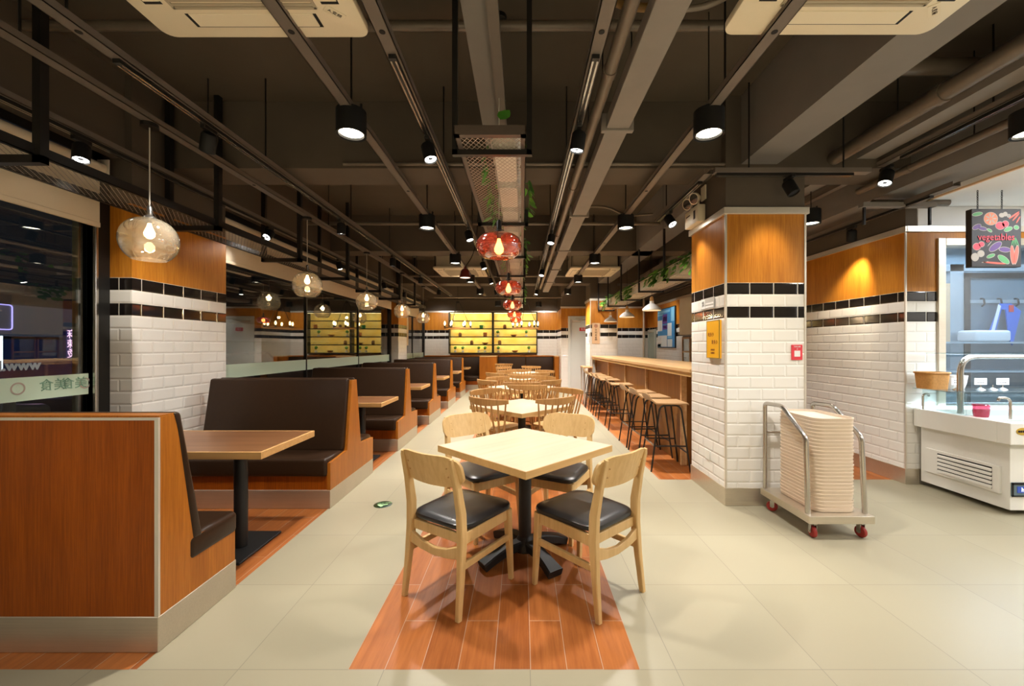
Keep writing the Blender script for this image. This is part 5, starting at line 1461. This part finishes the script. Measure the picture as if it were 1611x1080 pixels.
bm = B(); bx(bm, 1.690, 1.698, 3.69, 3.79, .30, .385, .003); o = obj('wall_socket', bm, M['fridgewhite']); tag(o, 'white wall socket low on the side of the near tiled pillar', 'socket')
# emergency lamp
t = thing('emergency_lamp', 'ivory twin-head emergency lamp above the side of the near pillar', 'lamp', (1.66, 3.93, 2.485))
bm = B(); bx(bm, -.04, .035, -.15, .15, 0, .16, .01, 2); obj('battery_box', bm, M['acwhite'], t)
for y in (-.075, .085):
    bm = B(); lathe(bm, [(0,-.045),(.03,-.04),(.05,-.01),(.055,.02),(.048,.02),(.0,.012)], (0,0,0), 20); bm.transform(Matrix.Rotation(R(-110),4,'Y')); bm.transform(Matrix.Rotation(R(25),4,'Z')); bm.transform(Matrix.Translation((-.03,y,.235)))
    h = obj('lamp_head', bm, M['acwhite'], t)
    bm = B(); cyl(bm, (0,y,.16), (0,y,.215), .010, None, 8); obj('neck', bm, M['acwhite'], h)
    bm = B(); lathe(bm, [(.046,.021),(0,.024)], (0,0,0), 20); bm.transform(Matrix.Rotation(R(-110),4,'Y')); bm.transform(Matrix.Rotation(R(25),4,'Z')); bm.transform(Matrix.Translation((-.03,y,.235))); obj('lens', bm, M['chrome'], h)
bm = B(); bx(bm, -.0415, -.040, -.10, -.06, .04, .12); bx(bm, -.0415, -.040, .02, .11, .10, .11); obj('markings', bm, M['ink'], t, False)
bm = B(); bx(bm, .020, .034, -.17, -.08, .20, .33, .002); obj('back_plate', bm, M['acwhite'], t, False)
# vegetables board on chains
t = thing('vegetables_sign', 'chalk-style hanging board lettered vegetables, on chains above the salad counter', 'sign', (4.075, 3.52, 2.01))
bm = B(); bx(bm, -.215, .215, -.0, .05, 0, .50, .004); obj('board', bm, plain('chalkboard', (.022,.017,.016), .6), t, False)
vm = [plain('v%d' % i, c, .6) for i, c in enumerate(((.80,.06,.10),(.75,.22,.10),(.10,.36,.13),(.12,.05,.22),(.48,.43,.37),(.72,.12,.08),(.34,.31,.28)))]
bm = B()
def ell(cx, cz, a, b, rot, mi, d=0, n=22):
    c, s = math.cos(R(rot)), math.sin(R(rot)); y = -.0008 - d*.0006
    quad(bm, [(cx + a*math.cos(2*PI*k/n)*c - b*math.sin(2*PI*k/n)*s, y, cz + a*math.cos(2*PI*k/n)*s + b*math.sin(2*PI*k/n)*c) for k in range(n)], mi)
def veg(cx, cz, a, b, rot, mi):
    ell(cx, cz, a, b, rot, 4, 0); ell(cx, cz, a-.004, b-.004, rot, mi, 1)
veg(-.165,.455,.048,.018,10,2); veg(-.05,.415,.062,.058,0,1); veg(.045,.445,.025,.02,0,4); veg(.075,.455,.02,.02,0,4); veg(.105,.44,.018,.016,0,6)
for q in range(7): ell(-.05+.03*math.cos(q*.9), .415+.03*math.sin(q*.9), .018, .006, q*51, 4, 2)
ell(.15,.445,.055,.007,35,5,1); ell(.165,.43,.045,.007,48,5,1); ell(.185,.405,.035,.006,60,5,1)
veg(-.17,.345,.042,.022,25,3); veg(-.12,.33,.040,.018,-10,3); veg(-.06,.315,.026,.014,-30,2); veg(.03,.355,.042,.036,0,0); veg(.075,.37,.032,.030,0,0); veg(.10,.325,.04,.02,20,2); veg(.17,.34,.024,.020,-10,2)
veg(-.17,.175,.036,.033,0,0); veg(-.13,.195,.028,.026,0,0); veg(-.01,.175,.065,.030,35,3); veg(.07,.150,.052,.024,-5,3)
ell(-.06,.20,.03,.003,50,4,1)
veg(-.185,.085,.034,.036,0,4); veg(-.135,.115,.032,.030,0,4); veg(-.05,.095,.040,.017,20,2); veg(.06,.065,.060,.028,-35,2)
for dx, rt in ((.135,-86),(.168,-98)): ell(dx,.105,.085,.020,rt,4,1); ell(dx,.105,.080,.016,rt,5,2)
for q in range(4): ell(.135+.014*q,.215,.04,.004,75+12*q,2,1)
ell(-.02,.035,.10,.008,-5,5,1); ell(-.10,.043,.03,.004,10,4,1)
obj('vegetable_print', bm, vm, t, False)
text('lettering', 'vegetables', .082, vm[0], (-.005, -.003, .255), (R(90),0,0), t, .001, sx=.93)
for x in (-.135, .075):
    bm = B()
    for k in range(8):
        t_ = bmesh.new(); z0 = .505 + k*.0205
        tube(t_, [(.005*math.cos(a), 0, .012*math.sin(a)) for a in [2*PI*j/10 for j in range(11)]], .0025, 5, False)
        if k % 2: t_.transform(Matrix.Rotation(R(90), 4, 'Z'))
        t_.transform(Matrix.Translation((x, .025, z0+.01))); merge(bm, t_)
    obj('chain', bm, M['blackmetal'], t)
# exit roundel on the floor
t = thing('floor_sticker', 'round dark green exit sticker on the cream floor tiles', 'sticker', (-1.165, 3.44, .0006))
bm = B(); lathe(bm, [(0,.0012),(.074,.0012),(.076,0),(0,0)], (0,0,0), 32); obj('disc', bm, plain('exit_green_black', (.008,.030,.010), .3), t)
gm = plain('luminous_green', (.40,.70,.34), .5)
text('lettering', '安全出口', .030, gm, (.005, .030, .0016), (0,0,R(14)), t, .0002)
bm = B(); prism(bm, [(-.045,-.012),(0,-.055),(.012,-.035),(.002,-.022),(.045,-.004),(.036,.012),(-.008,-.006),(-.02,.006)], 'z', .0012, .0018); obj('arrow', bm, gm, t, False)

# ================================================================== night sky
w = bpy.data.worlds.new('night'); S.world = w; w.use_nodes = True
w.node_tree.nodes['Background'].inputs[0].default_value = (.012, .018, .035, 1); w.node_tree.nodes['Background'].inputs[1].default_value = .25
S.cycles.sample_clamp_indirect = 4.0
S.cycles.max_bounces = 8; S.cycles.transparent_max_bounces = 16
S.view_settings.exposure = 0.26
